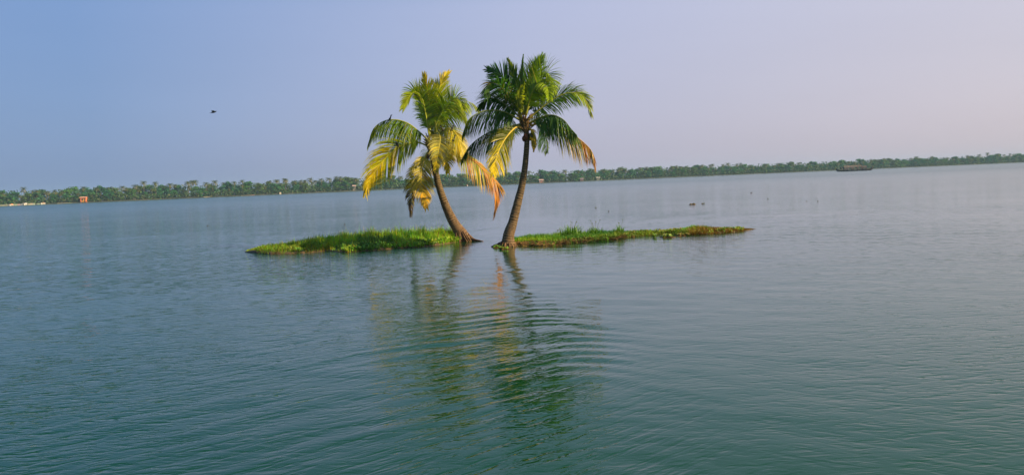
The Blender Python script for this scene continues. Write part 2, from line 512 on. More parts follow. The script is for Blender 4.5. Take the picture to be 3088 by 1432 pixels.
def far_tree_meshes(seed, hue):
    rnd = random.Random(seed)
    tr = MB()
    H = 9.0
    tr.tube([(0, 0, -.4), (0.1, 0, 1.5), (0.25, .1, 3.2), (0.1, .2, 5.5)], [.3, .24, .18, .07], 6, (0.11, 0.09, 0.07))
    for k in range(5):
        a = k * 1.26 + rnd.uniform(-.3, .3)
        tr.tube([(0.2, .1, 2.4 + .3 * k), (1.3 * math.cos(a), 1.3 * math.sin(a), 4.0 + .3 * k), (2.4 * math.cos(a), 2.4 * math.sin(a), 5.2 + .3 * k)], [.12, .08, .03], 5, (0.11, 0.09, 0.07))
    cr = MB()
    clumps = []
    for k in range(32):
        a = rnd.uniform(0, 6.28); rr = 3.7 * math.sqrt(rnd.random()); z = rnd.uniform(0.7, 8.2)
        rr *= 1.0 - 0.55 * max(0, (z - 5.0) / 3.4)
        clumps.append((Vector((rr * math.cos(a), rr * math.sin(a), z)), rnd.uniform(0.8, 1.5), rnd.uniform(0.65, 1.35)))
    for c, r, tint in clumps:
        for _ in range(58):
            d = Vector((rnd.gauss(0, 1), rnd.gauss(0, 1), rnd.gauss(0, 1))).normalized()
            p = c + d * r * rnd.uniform(0.55, 1.08) * (1 if d.z > -.3 else .8)
            s = rnd.uniform(0.22, 0.42)
            a = Vector((rnd.gauss(0, 1), rnd.gauss(0, 1), rnd.gauss(0, .6))).normalized()
            b = d.cross(a); b = b.normalized() if b.length > .01 else Vector((1, 0, 0))
            col = tuple(h * tint * rnd.uniform(0.75, 1.3) for h in hue)
            i = [cr.add(p + a * s, col), cr.add(p + b * s * .7, col), cr.add(p - a * s, col), cr.add(p - b * s * .7, col)]
            cr.face(*i)
    return tr.mesh('trunk', M_WOOD), cr.mesh('crown', M_FAR), H

PALMS = [far_palm_meshes(11 + k) for k in range(6)]
HUES = [(0.045, 0.165, 0.042), (0.070, 0.185, 0.038), (0.034, 0.145, 0.056), (0.105, 0.185, 0.040), (0.045, 0.16, 0.062)]
TREES = [far_tree_meshes(40 + k, HUES[k]) for k in range(5)]

STRETCH = [(-9999, 262, 'left of the orange hut'),
           (262, 520, 'just right of the orange hut'),
           (520, 1100, 'mid left, before the leaning palms'),
           (1100, 1570, 'seen between the leaning palm trunks'),
           (1570, 2060, 'just right of the leaning palms'),
           (2060, 2500, 'just left of the houseboat'),
           (2500, 2660, 'directly behind the houseboat'),
           (2660, 9999, 'right of the houseboat')]
def stretch(px):
    for a, b, t in STRETCH:
        if a <= px < b: return t

def plant(kind, protos, s, inland, height, px, label, group, width=1.0):
    t, c, H = random.choice(protos)
    k = height / H
    base = shore_pt(s, inland, 0.0)
    gz = 0.3 if inland < 3 else 0.6
    o = empty(kind, (base.x, base.y, gz))
    tag(o, label, 'palm tree' if 'palm' in kind else 'tree', group)
    o.rotation_euler = (0, 0, random.uniform(0, 6.28))
    o.scale = (k * width, k * width, k)
    for nm, me in (('trunk', t), ('crown', c)):
        p = bpy.data.objects.new(nm, me); COL.objects.link(p); p.parent = o
    return o

SKYLINE = [(18, 578), (80, 560), (109, 571), (123, 569), (150, 574), (175, 572), (200, 572), (225, 568), (264, 559), (304, 562), (336, 562), (380, 557), (395, 563),
 (420, 553), (448, 540), (484, 543), (510, 557), (526, 549), (544, 552), (583, 542), (598, 539), (609, 539), (636, 546), (670, 539), (694, 546), (720, 543), (748, 539), (767, 546), (790, 548),
 (829, 541), (857, 537), (875, 534), (883, 535), (905, 541), (924, 540), (946, 539), (963, 532), (976, 540), (990, 535), (1014, 532), (1035, 527), (1047, 529), (1082, 532), (1092, 533),
 (1130, 528), (1165, 530), (1205, 524), (1240, 527), (1345, 524), (1375, 521), (1420, 523), (1455, 506), (1500, 520), (1530, 514), (1560, 507), (1610, 511), (1622, 512), (1667, 507), (1690, 514), (1720, 509), (1740, 509), (1765, 512), (1793, 512), (1820, 514), (1850, 512), (1885, 507), (1907, 503), (1923, 509),
 (1940, 507), (1962, 501), (1982, 499), (2000, 501), (2016, 501), (2026, 502), (2055, 497), (2070, 496), (2083, 498), (2099, 499), (2140, 496), (2154, 493), (2184, 490), (2196, 492), (2220, 491), (2245, 487), (2259, 490), (2283, 487),
 (2310, 494), (2341, 491), (2378, 489), (2406, 493), (2428, 489), (2446, 487), (2462, 490), (2494, 487), (2538, 489), (2560, 490), (2588, 484), (2606, 485), (2625, 482), (2647, 477), (2676, 481),
 (2705, 474), (2725, 482), (2745, 480), (2790, 473), (2820, 467), (2845, 470), (2861, 467), (2894, 472), (2906, 472), (2930, 470), (2950, 465), (2982, 462), (3017, 456), (3034, 460), (3060, 463), (3076, 460)]
SPECIAL = {448: 'left of the two tall coconut palms standing clear above the left tree line',
           484: 'right of the two tall coconut palms standing clear above the left tree line',
           264: 'tall coconut palm rising behind the orange hut on the far shore',
           80: 'bushy tall coconut palm nearest the left edge, above the far tree line',
           1560: 'lone palm head on a thin trunk just left of the right leaning palm trunk',
           2494: 'lone thin palm standing above the trees just left of the houseboat',
           2647: 'lone thin palm standing above the trees just right of the houseboat',
           3017: 'tallest palm on the far shore near the right edge'}
def far_forest():
    for px, py in SKYLINE:
        s = shore_s(px); inl = random.uniform(8, 20)
        p = shore_pt(s, inl)
        h = height_at(px, py, p) + 0.1
        if px in SPECIAL:
            plant('coconut_palm', PALMS, s, inl, h, px, SPECIAL[px], 'landmark palms of the far shore', 0.9)
        else:
            plant('coconut_palm', PALMS, s, inl, h, px, 'far-shore coconut palm breaking the skyline ' + stretch(px), 'skyline palms ' + stretch(px), random.uniform(.9, 1.25))
    # palms standing lower, in front of and among the round trees
    n = 0
    for s in np.arange(-60, 1150, 8.2):
        s = s + random.uniform(-3, 3)
        p = shore_pt(s); px = 1544 + F * p.x / p.y
        if px < -70 or px > 3160: continue
        inl = random.uniform(2.5, 9)
        plant('coconut_palm', PALMS, s, inl, random.uniform(5.0, 9.5), px, 'lower far-shore coconut palm with hanging fronds ' + stretch(px), 'lower palms ' + stretch(px), random.uniform(1.0, 1.25)); n += 1
    m = 0
    for row, (d0, d1, step, h0, h1, w0, w1) in enumerate(((4, 8, 8.4, 5.0, 8.2, 1.1, 1.6), (13, 20, 7.6, 7.2, 11.2, 1.1, 1.5))):
        for s in np.arange(-60, 1150, step):
            s = s + random.uniform(-2.5, 2.5)
            p = shore_pt(s); px = 1544 + F * p.x / p.y
            if px < -70 or px > 3160: continue
            what = ('low bushy tree at the far waterline, ' if row == 0 else 'round leafy back-row tree on the far shore, ')
            plant('broadleaf_tree', TREES, s, random.uniform(d0, d1), random.uniform(h0, h1), px, what + stretch(px), what + stretch(px), random.uniform(w0, w1)); m += 1
    print('far palms', len(SKYLINE) + n, 'far trees', m)
far_forest()

def undergrowth():
    """dense scrub and reeds along the bank that closes the gaps between trunks"""
    rnd = random.Random(91)
    mb = MB()
    for s in np.arange(-90, 1180, 0.42):
        for _ in range(14):
            inl = rnd.choice((rnd.uniform(1.0, 4), rnd.uniform(3, 28), rnd.uniform(20, 34)))
            top = 1.4 + 2.0 * (0.5 + 0.5 * noise.noise(Vector((s * 0.08, inl * .1, 0)))) + min(inl, 30) * 0.24
            p = shore_pt(s + rnd.uniform(-.4, .4), inl, 0.45 + top * rnd.random() ** 0.8)
            r = rnd.uniform(0.35, 0.95)
            a = Vector((rnd.gauss(0, 1), rnd.gauss(0, .6), rnd.gauss(0, .8))).normalized()
            b = a.cross(Vector((rnd.gauss(0, 1), rnd.gauss(0, 1), rnd.gauss(0, 1)))).normalized()
            v = 0.55 + 0.9 * rnd.random()
            c = mixc((0.036, 0.10, 0.032), (0.11, 0.12, 0.045), rnd.random() ** 2)
            c = tuple(x * v for x in c)
            i = [mb.add(p + a * r, c), mb.add(p + b * r * .6, c), mb.add(p - a * r, c), mb.add(p - b * r * .6, c)]
            mb.face(*i)
    o = mb.build('undergrowth', M_FAR)
    tag(o, 'dense green scrub along the bank of the far shore', 'scrub', kind='stuff')
undergrowth()

# ---- huts, boats and walls on the far bank
def hut(px, inland, w, d, h, roof_h, wall_c, roof_c, label, name='hut', low_c=None, base_z=0.5):
    s = shore_s(px)
    base = shore_pt(s, inland, base_z)
    o = empty(name, base)
    o.rotation_euler = (0, 0, math.atan2(SH_D.y, SH_D.x) - 0.35)
    tag(o, label, 'hut')
    mb = MB()
    # wall shell with a door gap and window gap on the water side
    t = 0.18
    mb.box((-w / 2, d / 2 - t, 0), (w / 2, d / 2, h), wall_c)
    mb.box((-w / 2, -d / 2, 0), (-w / 2 + t, d / 2 - t - .003, h), wall_c)
    mb.box((w / 2 - t, -d / 2, 0), (w / 2, d / 2 - t - .003, h), wall_c)
    lw = low_c or wall_c
    x = [-w / 2 + t + .003, -w * .3, -w * .02, w * .16, w * .36, w / 2 - t - .003]
    mb.box((x[0], -d / 2, 0), (x[1], -d / 2 + t, h), wall_c)
    mb.box((x[1] + .003, -d / 2 + .004, 0), (x[2], -d / 2 + t - .004, h * .3), lw)
    mb.box((x[1] + .003, -d / 2 + .004, h * .72), (x[2], -d / 2 + t - .004, h), wall_c)
    mb.box((x[2] + .003, -d / 2, 0), (x[3], -d / 2 + t, h), lw)
    mb.box((x[3] + .003, -d / 2 + .004, h * .8), (x[4], -d / 2 + t - .004, h), wall_c)
    mb.box((x[4] + .003, -d / 2, 0), (x[5], -d / 2 + t, h), wall_c)
    mb.build('wall', M_PAINT, o, world_coords=False)
    mb = MB(); mb.box((x[3] + .01, -d / 2 + .07, 0), (x[4] - .006, -d / 2 + .11, h * .79), (0.10, 0.06, 0.035)); mb.build('door', M_PAINT, o, world_coords=False)
    mb = MB(); mb.box((x[1] + .01, -d / 2 + .07, h * .31), (x[2] - .006, -d / 2 + .10, h * .71), (0.04, 0.05, 0.055)); mb.build('window', M_PAINT, o, world_coords=False)
    mb = MB(); e = 0.45
    A = [(-w / 2 - e, -d / 2 - e, h - .12), (w / 2 + e, -d / 2 - e, h - .12), (w / 2 + e, 0, h + roof_h), (-w / 2 - e, 0, h + roof_h), (-w / 2 - e, d / 2 + e, h - .12), (w / 2 + e, d / 2 + e, h - .12)]
    top = [mb.add((p[0], p[1], p[2] + .12), roof_c) for p in A]; bot = [mb.add(p, roof_c) for p in A]
    for q in ((0, 1, 2, 3), (3, 2, 5, 4)):
        mb.face(*[top[k] for k in q]); mb.face(*[bot[k] for k in q[::-1]])
    for a, b in ((0, 1), (1, 2), (2, 5), (5, 4), (4, 3), (3, 0)):
        mb.face(bot[a], bot[b], top[b], top[a])
    mb.face(bot[0], bot[3], bot[4])
    mb.build('roof', M_PAINT, o, world_coords=False)
    return o

ORANGE, CREAM, WHITE, PINK = (0.62, 0.13, 0.03), (0.60, 0.45, 0.34), (0.62, 0.60, 0.54), (0.50, 0.24, 0.19)
hut(262, 2.2, 3.7, 3.2, 2.9, 0.5, (0.72, 0.20, 0.07), (0.62, 0.30, 0.20), 'small bright orange hut on the far shore at the left', low_c=(0.60, 0.30, 0.05))
hut(1644, 1.4, 3.2, 3, 2.0, 0.7, (0.52, 0.38, 0.32), (0.46, 0.33, 0.28), 'pale pink hut by the water just right of the right leaning trunk', low_c=(0.45, 0.2, 0.17))
hut(1757, 1.8, 2.4, 3, 1.7, 0.6, (0.30, 0.21, 0.22), (0.26, 0.21, 0.22), 'dull pinkish hut under trees, right of the pale pink hut')
hut(1806, 2.2, 2.8, 3, 2.0, 0.7, (0.24, 0.26, 0.21), (0.38, 0.37, 0.31), 'low hut with pale roof half hidden by trees on the far shore')
hut(1079, 3.2, 2.2, 3, 3.4, 0.6, (0.30, 0.27, 0.22), (0.50, 0.36, 0.30), 'hut roof showing among trees left of the drooping yellow frond')

def bank_wall(px0, px1, h, col, label):
    s0, s1 = shore_s(px0), shore_s(px1)
    o = empty('bank_wall', shore_pt((s0 + s1) / 2, -0.9, -0.4)); tag(o, label, 'wall')
    mb = MB(); n = max(3, int((s1 - s0) / 1.6)); cap = MB()
    rnd = random.Random(int(px0))
    for k in range(n):
        a = shore_pt(s0 + (s1 - s0) * k / n, -0.9); b = shore_pt(s0 + (s1 - s0) * (k + 0.97) / n, -0.9)
        hh = h * rnd.uniform(.85, 1.1); c = tuple(x * rnd.uniform(.75, 1.15) for x in col)
        nn = SH_N * 0.5
        i = [mb.add(p + Vector((0, 0, z)), c) for z in (-.4, hh) for p in (a, b, b + nn, a + nn)]
        for q in ((4, 5, 6, 7), (0, 1, 5, 4), (1, 2, 6, 5), (2, 3, 7, 6), (3, 0, 4, 7)): mb.face(*[i[t] for t in q])
    mb.build('masonry', M_PAINT, o)
bank_wall(4, 40, 1.1, (0.20, 0.18, 0.15), 'grey stone bank wall at the left edge of the far shore')
bank_wall(50, 78, 1.0, (0.30, 0.31, 0.27), 'pale bank wall between the two white boats at far left')
bank_wall(92, 114, 1.1, (0.36, 0.36, 0.26), 'cream bank wall right of the second white boat at far left')
bank_wall(118, 130, 0.8, (0.26, 0.30, 0.24), 'short mossy bank wall at far left')
bank_wall(180, 225, 0.45, (0.20, 0.19, 0.14), 'low sandy bank wall left of the orange hut')
bank_wall(620, 640, 0.6, (0.24, 0.22, 0.17), 'short pale bank wall on the far shore, mid left')
bank_wall(730, 770, 0.5, (0.17, 0.14, 0.10), 'low reddish bank wall on the far shore, left of centre')

def canoe(px, off, L, h, col, col2, label, yaw=0.0):
    s = shore_s(px)
    o = empty('moored_boat', shore_pt(s, off, 0)); tag(o, label, 'boat')
    o.rotation_euler = (0, 0, math.atan2(SH_D.y, SH_D.x) + yaw)
    mb = MB(); rows = []
    n = 12
    for k in range(n + 1):
        u = -1 + 2 * k / n
        w = 0.62 * (1 - abs(u) ** 2.6) + 0.03
        zt = h * (0.75 + 0.45 * abs(u) ** 3)
        x = u * L / 2
        sec = [(-w, zt), (-w * .92, zt * .45), (-w * .45, -.15), (w * .45, -.15), (w * .92, zt * .45), (w, zt), (w * .86, zt - .03), (0, .12), (-w * .86, zt - .03)]
        rows.append([mb.add((x, y, z), col) for y, z in sec])
    for k in range(n):
        for j in range(9):
            mb.face(rows[k][j], rows[k + 1][j], rows[k + 1][(j + 1) % 9], rows[k][(j + 1) % 9])
    mb.face(*rows[0]); mb.face(*rows[-1][::-1])
    mb.build('hull', M_PAINT, o, world_coords=False)
    mb = MB()
    for sx in (-.25, .25): mb.box((sx * L - .12, -.42, h * .5), (sx * L + .12, .42, h * .56), (.2, .13, .08))
    mb.build('thwart', M_PAINT, o, world_coords=False)
    mb = MB()
    prof = [(0.55 * math.cos(a), h * .62 + 0.75 * math.sin(a)) for a in [math.pi * j / 6 for j in range(7)]]
    for x in (-.18 * L, .16 * L):
        for y, z in prof: mb.add((x, y, z), col2)
    for j in range(6): mb.face(j, j + 1, 8 + j, 7 + j)
    mb.face(*range(7)); mb.face(*range(13, 6, -1))
    mb.build('cabin_cover', M_PAINT, o, world_coords=False)
canoe(43, -1.8, 5.5, 0.9, (0.46, 0.44, 0.40), (0.65, 0.26, 0.10), 'white boat with orange cover moored at far left bank', R(64))
canoe(85, -1.8, 4.5, 1.2, (0.46, 0.44, 0.40), (0.60, 0.58, 0.55), 'stubby white boat moored right of the orange-covered boat', R(64))
canoe(138, -1.8, 6, 1.0, (0.46, 0.44, 0.40), (0.32, 0.18, 0.10), 'white boat with brown cover moored left of the orange hut', R(64))
canoe(848, -1.4, 5, 1.3, (0.36, 0.32, 0.27), (0.40, 0.36, 0.30), 'cream boat under the trees left of the leaning palms', R(64))
canoe(1417, -2.0, 6, 0.9, (0.46, 0.44, 0.40), (0.65, 0.28, 0.22), 'white boat with red cover seen between the two leaning palms', R(64))

# ------------------------------------------------------------------ houseboat
def houseboat():
    wl_pt = on_water(2576, 516.0)
    o = empty('houseboat', (wl_pt.x, wl_pt.y, 0))
    k = wl_pt.y * 104 / F / 25.0
    o.scale = (k, k, k)
    o.rotation_euler = (0, 0, R(6) - math.atan2(wl_pt.x, wl_pt.y))
    tag(o, 'dark wooden houseboat with thatched barrel roof, out on the lagoon at right', 'houseboat')
    dark = (0.020, 0.014, 0.012)
    mb = MB(); rows = []; n = 40
    for i in range(n + 1):
        u = -1 + 2 * i / n; a = abs(u)
        w = 2.1 * (1 - a ** 3.2) ** 0.8 + 0.07
        zt = 0.95 + 0.25 * a ** 2 + 1.5 * max(0, (a - .8) / .2) ** 1.6
        zb = -0.45 + 1.35 * max(0, (a - .78) / .22) ** 1.8
        x = 12.5 * u
        sec = [(-w, zt), (-w * .97, zt * .5 + zb * .5), (-w * .6, zb), (w * .6, zb), (w * .97, zt * .5 + zb * .5), (w, zt), (w * .9, zt - .05), (w * .85, max(zb + .1, zt - .35)), (-w * .85, max(zb + .1, zt - .35)), (-w * .9, zt - .05)]
        rows.append([mb.add((x, y, z), dark) for y, z in sec])
    for i in range(n):
        for j in range(10):
            mb.face(rows[i][j], rows[i + 1][j], rows[i + 1][(j + 1) % 10], rows[i][(j + 1) % 10])
    mb.face(*rows[0]); mb.face(*rows[-1][::-1])
    mb.build('hull', M_WOOD, o, smooth=False, world_coords=False)
    for u, c in ((-1, (0.45, 0.26, 0.04)), (1, (0.25, 0.16, 0.04))):
        m = MB(); m.tube([(u * 12.2, 0, 1.9), (u * 12.62, 0, 2.5), (u * 12.55, 0, 2.95), (u * 12.3, 0, 3.1)], [.18, .16, .12, .06], 8, c); m.build('prow_ornament', M_WOOD, o, world_coords=False)
    def vault(name, x0, x1, w, z0, ztop, openings, col, nx=48, parent=o, wob=.06):
        m = MB(); nt = 14; rnd = random.Random(int(x0 * 10))
        grid = []
        for i in range(nx + 1):
            x = x0 + (x1 - x0) * i / nx
            dz = wob * math.sin(x * 2.3) + rnd.uniform(-wob, wob) * .5
            grid.append([m.add((x, w * math.cos(math.pi * j / nt), z0 + (ztop + dz - z0) * math.sin(math.pi * j / nt) ** .8), tuple(c * rnd.uniform(.75, 1.2) for c in col)) for j in range(nt + 1)])
        for i in range(nx):
            xm = x0 + (x1 - x0) * (i + .5) / nx
            for j in range(nt):
                zm = (m.v[grid[i][j]][2] + m.v[grid[i][j + 1]][2]) / 2
                hole = False
                for xc, hw, zt in openings:
                    if abs(xm - xc) < hw and zm < z0 + (zt - z0) * math.sqrt(max(0, 1 - ((xm - xc) / hw) ** 4)): hole = True
                if not hole: m.face(grid[i][j], grid[i + 1][j], grid[i + 1][j + 1], grid[i][j + 1])
        ob = m.build(name, M_THATCH, parent, world_coords=False)
        md = ob.modifiers.new('thickness', 'SOLIDIFY'); md.thickness = 0.09
        return ob
    tan, tan2 = (0.17, 0.14, 0.11), (0.12, 0.10, 0.085)
    main = vault('thatched_roof', -6.9, 5.0, 1.95, 0.95, 3.95, [(-3.1, 1.0, 2.7), (1.0, 1.0, 2.8), (3.7, .9, 3.4)], tan)
    vault('front_canopy', -9.2, -6.8, 1.75, 1.55, 3.0, [(-8.0, .9, 2.2)], (0.05, 0.045, 0.04), nx=16)
    vault('rear_canopy', 4.9, 8.4, 1.8, 0.95, 3.5, [(6.7, .6, 2.3)], tan2, nx=20)
    for x in (-6.9, -5.2, -1.0, 2.4, 5.0):
        m = MB(); m.tube([(x, 2.0 * math.cos(math.pi * j / 12), .95 + 3.1 * math.sin(math.pi * j / 12) ** .8) for j in range(13)], .06, 6, (0.10, .06, .035)); m.build('roof_rib', M_WOOD, o, world_coords=False)
    m = MB(); m.tube([(-7.2, 0, 4.1), (5.2, 0, 4.1)], .09, 6, (0.30, .2, .12)); m.build('ridge_pole', M_WOOD, o, world_coords=False)
    m = MB(); m.box((-9.5, -1.7, .72), (9, 1.7, .80), (0.12, .08, .05)); m.build('deck', M_WOOD, o, world_coords=False)
    for x in (-9.1, -7.0):
        for y in (-1.5, 1.5):
            m = MB(); m.tube([(x, y, .75), (x, y, 1.9)], .06, 6, dark); m.build('canopy_post', M_WOOD, o, world_coords=False)
    for y in (-1.55, 1.55):
        m = MB()
        for x in (8.6, 9.6, 10.5): m.tube([(x, y * (1 - (x - 8.6) * .12), .8), (x, y * (1 - (x - 8.6) * .12), 1.75)], .035, 5, tan2)
        m.tube([(8.5, y, 1.72), (10.6, y * .76, 1.72)], .03, 5, tan2); m.build('stern_rail', M_WOOD, o, world_coords=False)
houseboat()

# ------------------------------------------------------------------ islets
def lerp_poly(poly, x):
    for (a, ya), (b, yb) in zip(poly, poly[1:]):
        if a <= x <= b: return ya + (yb - ya) * (x - a) / (b - a)
    return poly[0][1] if x < poly[0][0] else poly[-1][1]

L_FRONT = [(738, 759), (770, 764), (817, 767), (912, 764), (985, 757), (1044, 761), (1127, 756), (1177, 750), (1280, 744), (1354, 733), (1392, 729), (1425, 727)]
L_BACK = [(738, 757), (770, 755), (817, 750), (912, 741), (1030, 728), (1074, 722), (1280, 716), (1370, 716), (1400, 719), (1425, 724)]
R_FRONT = [(1548, 734), (1590, 740), (1627, 741), (1674, 742), (1707, 734), (1774, 730), (1841, 725), (1874, 718), (1934, 712), (2008, 707), (2075, 709), (2125, 707), (2191, 702), (2241, 696), (2262, 693), (2282, 690.5)]
R_BACK = [(1548, 728), (1590, 723), (1674, 716), (1740, 712), (1841, 708), (1908, 704), (1958, 704), (2008, 701), (2091, 695), (2141, 696), (2208, 694), (2262, 690.5), (2282, 690)]

class Islet:
    def __init__(self, front, back, name, label, thick):
        self.f, self.b, self.th = front, back, thick
        self.x0, self.x1 = front[0][0], front[-1][0]
        mb = MB(); rows = []
        N = 120; prof = [(-.05, -.35), (0.0, 0.0), (0.03, .55), (.12, .85), (.3, 1.0), (.6, 1.0), (.85, .7), (1.0, 0.0), (1.05, -.35)]
        for i in range(N + 1):
            px = self.x0 + (self.x1 - self.x0) * i / N
            a, b = self.ends(px)
            end = min(1, i / 6, (N - i) / 18)
            nz = noise.noise(Vector((px * .02, 3.3, thick)))
            row = []
            for t, h in prof:
                p = a + (b - a) * t
                jit = 0.10 * noise.noise(Vector((px * .06, t * 4, 1.7)))
                z = thick * h * end * (1 + .5 * nz) if h > 0 else (h * .5)
                row.append(mb.add((p.x, p.y + jit * (1 if h else .6), z), (1, 1, 1)))
            rows.append(row)
        for i in range(N):
            for j in range(len(prof) - 1):
                mb.face(rows[i][j], rows[i + 1][j], rows[i + 1][j + 1], rows[i][j + 1])
        o = mb.build(name, M_MUD, smooth=True)
        tag(o, label, kind='structure')
    def ends(self, px):
        return on_water(px, lerp_poly(self.f, px)), on_water(px, lerp_poly(self.b, px))
    def ground(self, px, t):
        a, b = self.ends(px); p = a + (b - a) * t
        h = self.th * min(1, t / .1, (1 - t) / .2, (px - self.x0) / 40, (self.x1 - px) / 110) if 0 < t < 1 else 0
        return Vector((p.x, p.y, max(0.0, h)))

LEFT = Islet(L_FRONT, L_BACK, 'islet', 'low muddy islet strip left of the palms', 0.12)
RIGHT = Islet(R_FRONT, R_BACK, 'islet', 'long narrow muddy islet strip right of the palms', 0.075)

def blade(mb, p, h, az, lean, w, c0, c1, n=3):
    d = Vector((math.cos(az), math.sin(az), 0)); sd = Vector((-d.y, d.x, 0))
    prev = None
    for i in range(n + 1):
        t = i / n
        q = p + Vector((0, 0, h * (t - .25 * lean * t * t))) + d * (lean * h * t * t * .9)
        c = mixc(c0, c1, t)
        if i == n:
            k = mb.add(q, c); mb.face(prev[0], prev[1], k)
        else:
            ww = w * (1 - .55 * t)
            cur = (mb.add(q - sd * ww, c), mb.add(q + sd * ww, c))
            if prev: mb.face(prev[0], prev[1], cur[1], cur[0])
            prev = cur

def leaf_plant(mb, p, h, n, c, size=0.07):
    """small rosette of rounded leaves on stalks"""
    for k in range(n):
        az = random.uniform(0, 6.28); r = random.uniform(.02, .16) * (h / .2)
        q = p + Vector((r * math.cos(az), r * math.sin(az), h * random.uniform(.5, 1.1)))
        s = size * random.uniform(.6, 1.2)
        nrm = Vector((random.gauss(.25, .5), random.gauss(-.35, .5), random.uniform(.4, 1))).normalized()
        a = nrm.cross(Vector((math.cos(az), math.sin(az), .1))).normalized(); b = nrm.cross(a)
        col = tuple(x * random.uniform(.7, 1.25) for x in c)
        ring = [mb.add(q + a * s * math.cos(u) * .75 + b * s * math.sin(u), col) for u in (0, 1.05, 2.1, 3.14, 4.19, 5.24)]
        mb.face(*ring)
        st = mb.add(p, col); mb.face(ring[0], ring[3], st)

GREEN, LIME, DKG, YEL, BRN, RUST = (0.13, 0.40, 0.015), (0.42, 0.54, 0.015), (0.030, 0.15, 0.025), (0.34, 0.34, 0.02), (0.20, 0.12, 0.025), (0.25, 0.095, 0.012)
def left_grass():
    rnd = random; mb = MB()
    for _ in range(30000):
        px = rnd.uniform(LEFT.x0 + 4, 1392); t = rnd.uniform(0.0, .98)
        u = (px - LEFT.x0) / (1392 - LEFT.x0)
        p = LEFT.ground(px, t)
        n1 = noise.noise(Vector((p.x * .55, p.y * .8, 0))); n2 = noise.noise(Vector((p.x * 2.1, p.y * 2.1, 4)))
        hgt = (0.05 + 0.13 * sstep(0, .12, u) + 0.24 * sstep(0.1, .5, u)) * (0.75 + .9 * n2) * rnd.uniform(.6, 1.3) * (0.55 + .45 * sstep(0, .25, t))
        c = mixc(GREEN, LIME, .45 + .9 * n1 + .5 * n2)
        if t < .35 and u < .62: c = mixc(c, mixc(BRN, RUST, rnd.random()), (1 - t / .35) * (1 - u / .62) * 1.3 * (.6 + .8 * n2))
        if .52 < u < .68 and t < .45: c = mixc(c, DKG, .85)
        if u < .35: c = mixc(c, (0.10, 0.22, 0.025), .5)
        c = tuple(x * rnd.uniform(.45, 1.5) for x in c)
        if rnd.random() < .05: hgt *= 1.5
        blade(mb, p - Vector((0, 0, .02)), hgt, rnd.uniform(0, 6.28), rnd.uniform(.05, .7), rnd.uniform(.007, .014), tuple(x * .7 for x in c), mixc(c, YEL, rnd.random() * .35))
    o = mb.build('grass', M_GRASS); tag(o, 'thick bright green grass covering the left islet strip', 'grass', kind='stuff')
    mb = MB()
    for _ in range(1200):
        px = rnd.uniform(LEFT.x0 + 10, 1398); u = (px - LEFT.x0) / (1392 - LEFT.x0)
        t = rnd.uniform(-.01, .3) if rnd.random() < .75 else rnd.uniform(0, 1)
        if u < .45 and rnd.random() < .93: continue
        p = LEFT.ground(px, max(t, 0.01))
        if t < 0: p.z = 0
        c = mixc((0.09, 0.23, 0.015), (0.30, 0.42, 0.03), rnd.random())
        if .52 < u < .68: c = mixc(c, DKG, .5)
        leaf_plant(mb, p, rnd.uniform(.06, .20) * sstep(0, .3, u), rnd.randint(3, 7), c, .045)
    o = mb.build('creeping_plants', M_GRASS); tag(o, 'pale leafy creepers along the water edge of the left islet', 'creeper', kind='stuff')
left_grass()

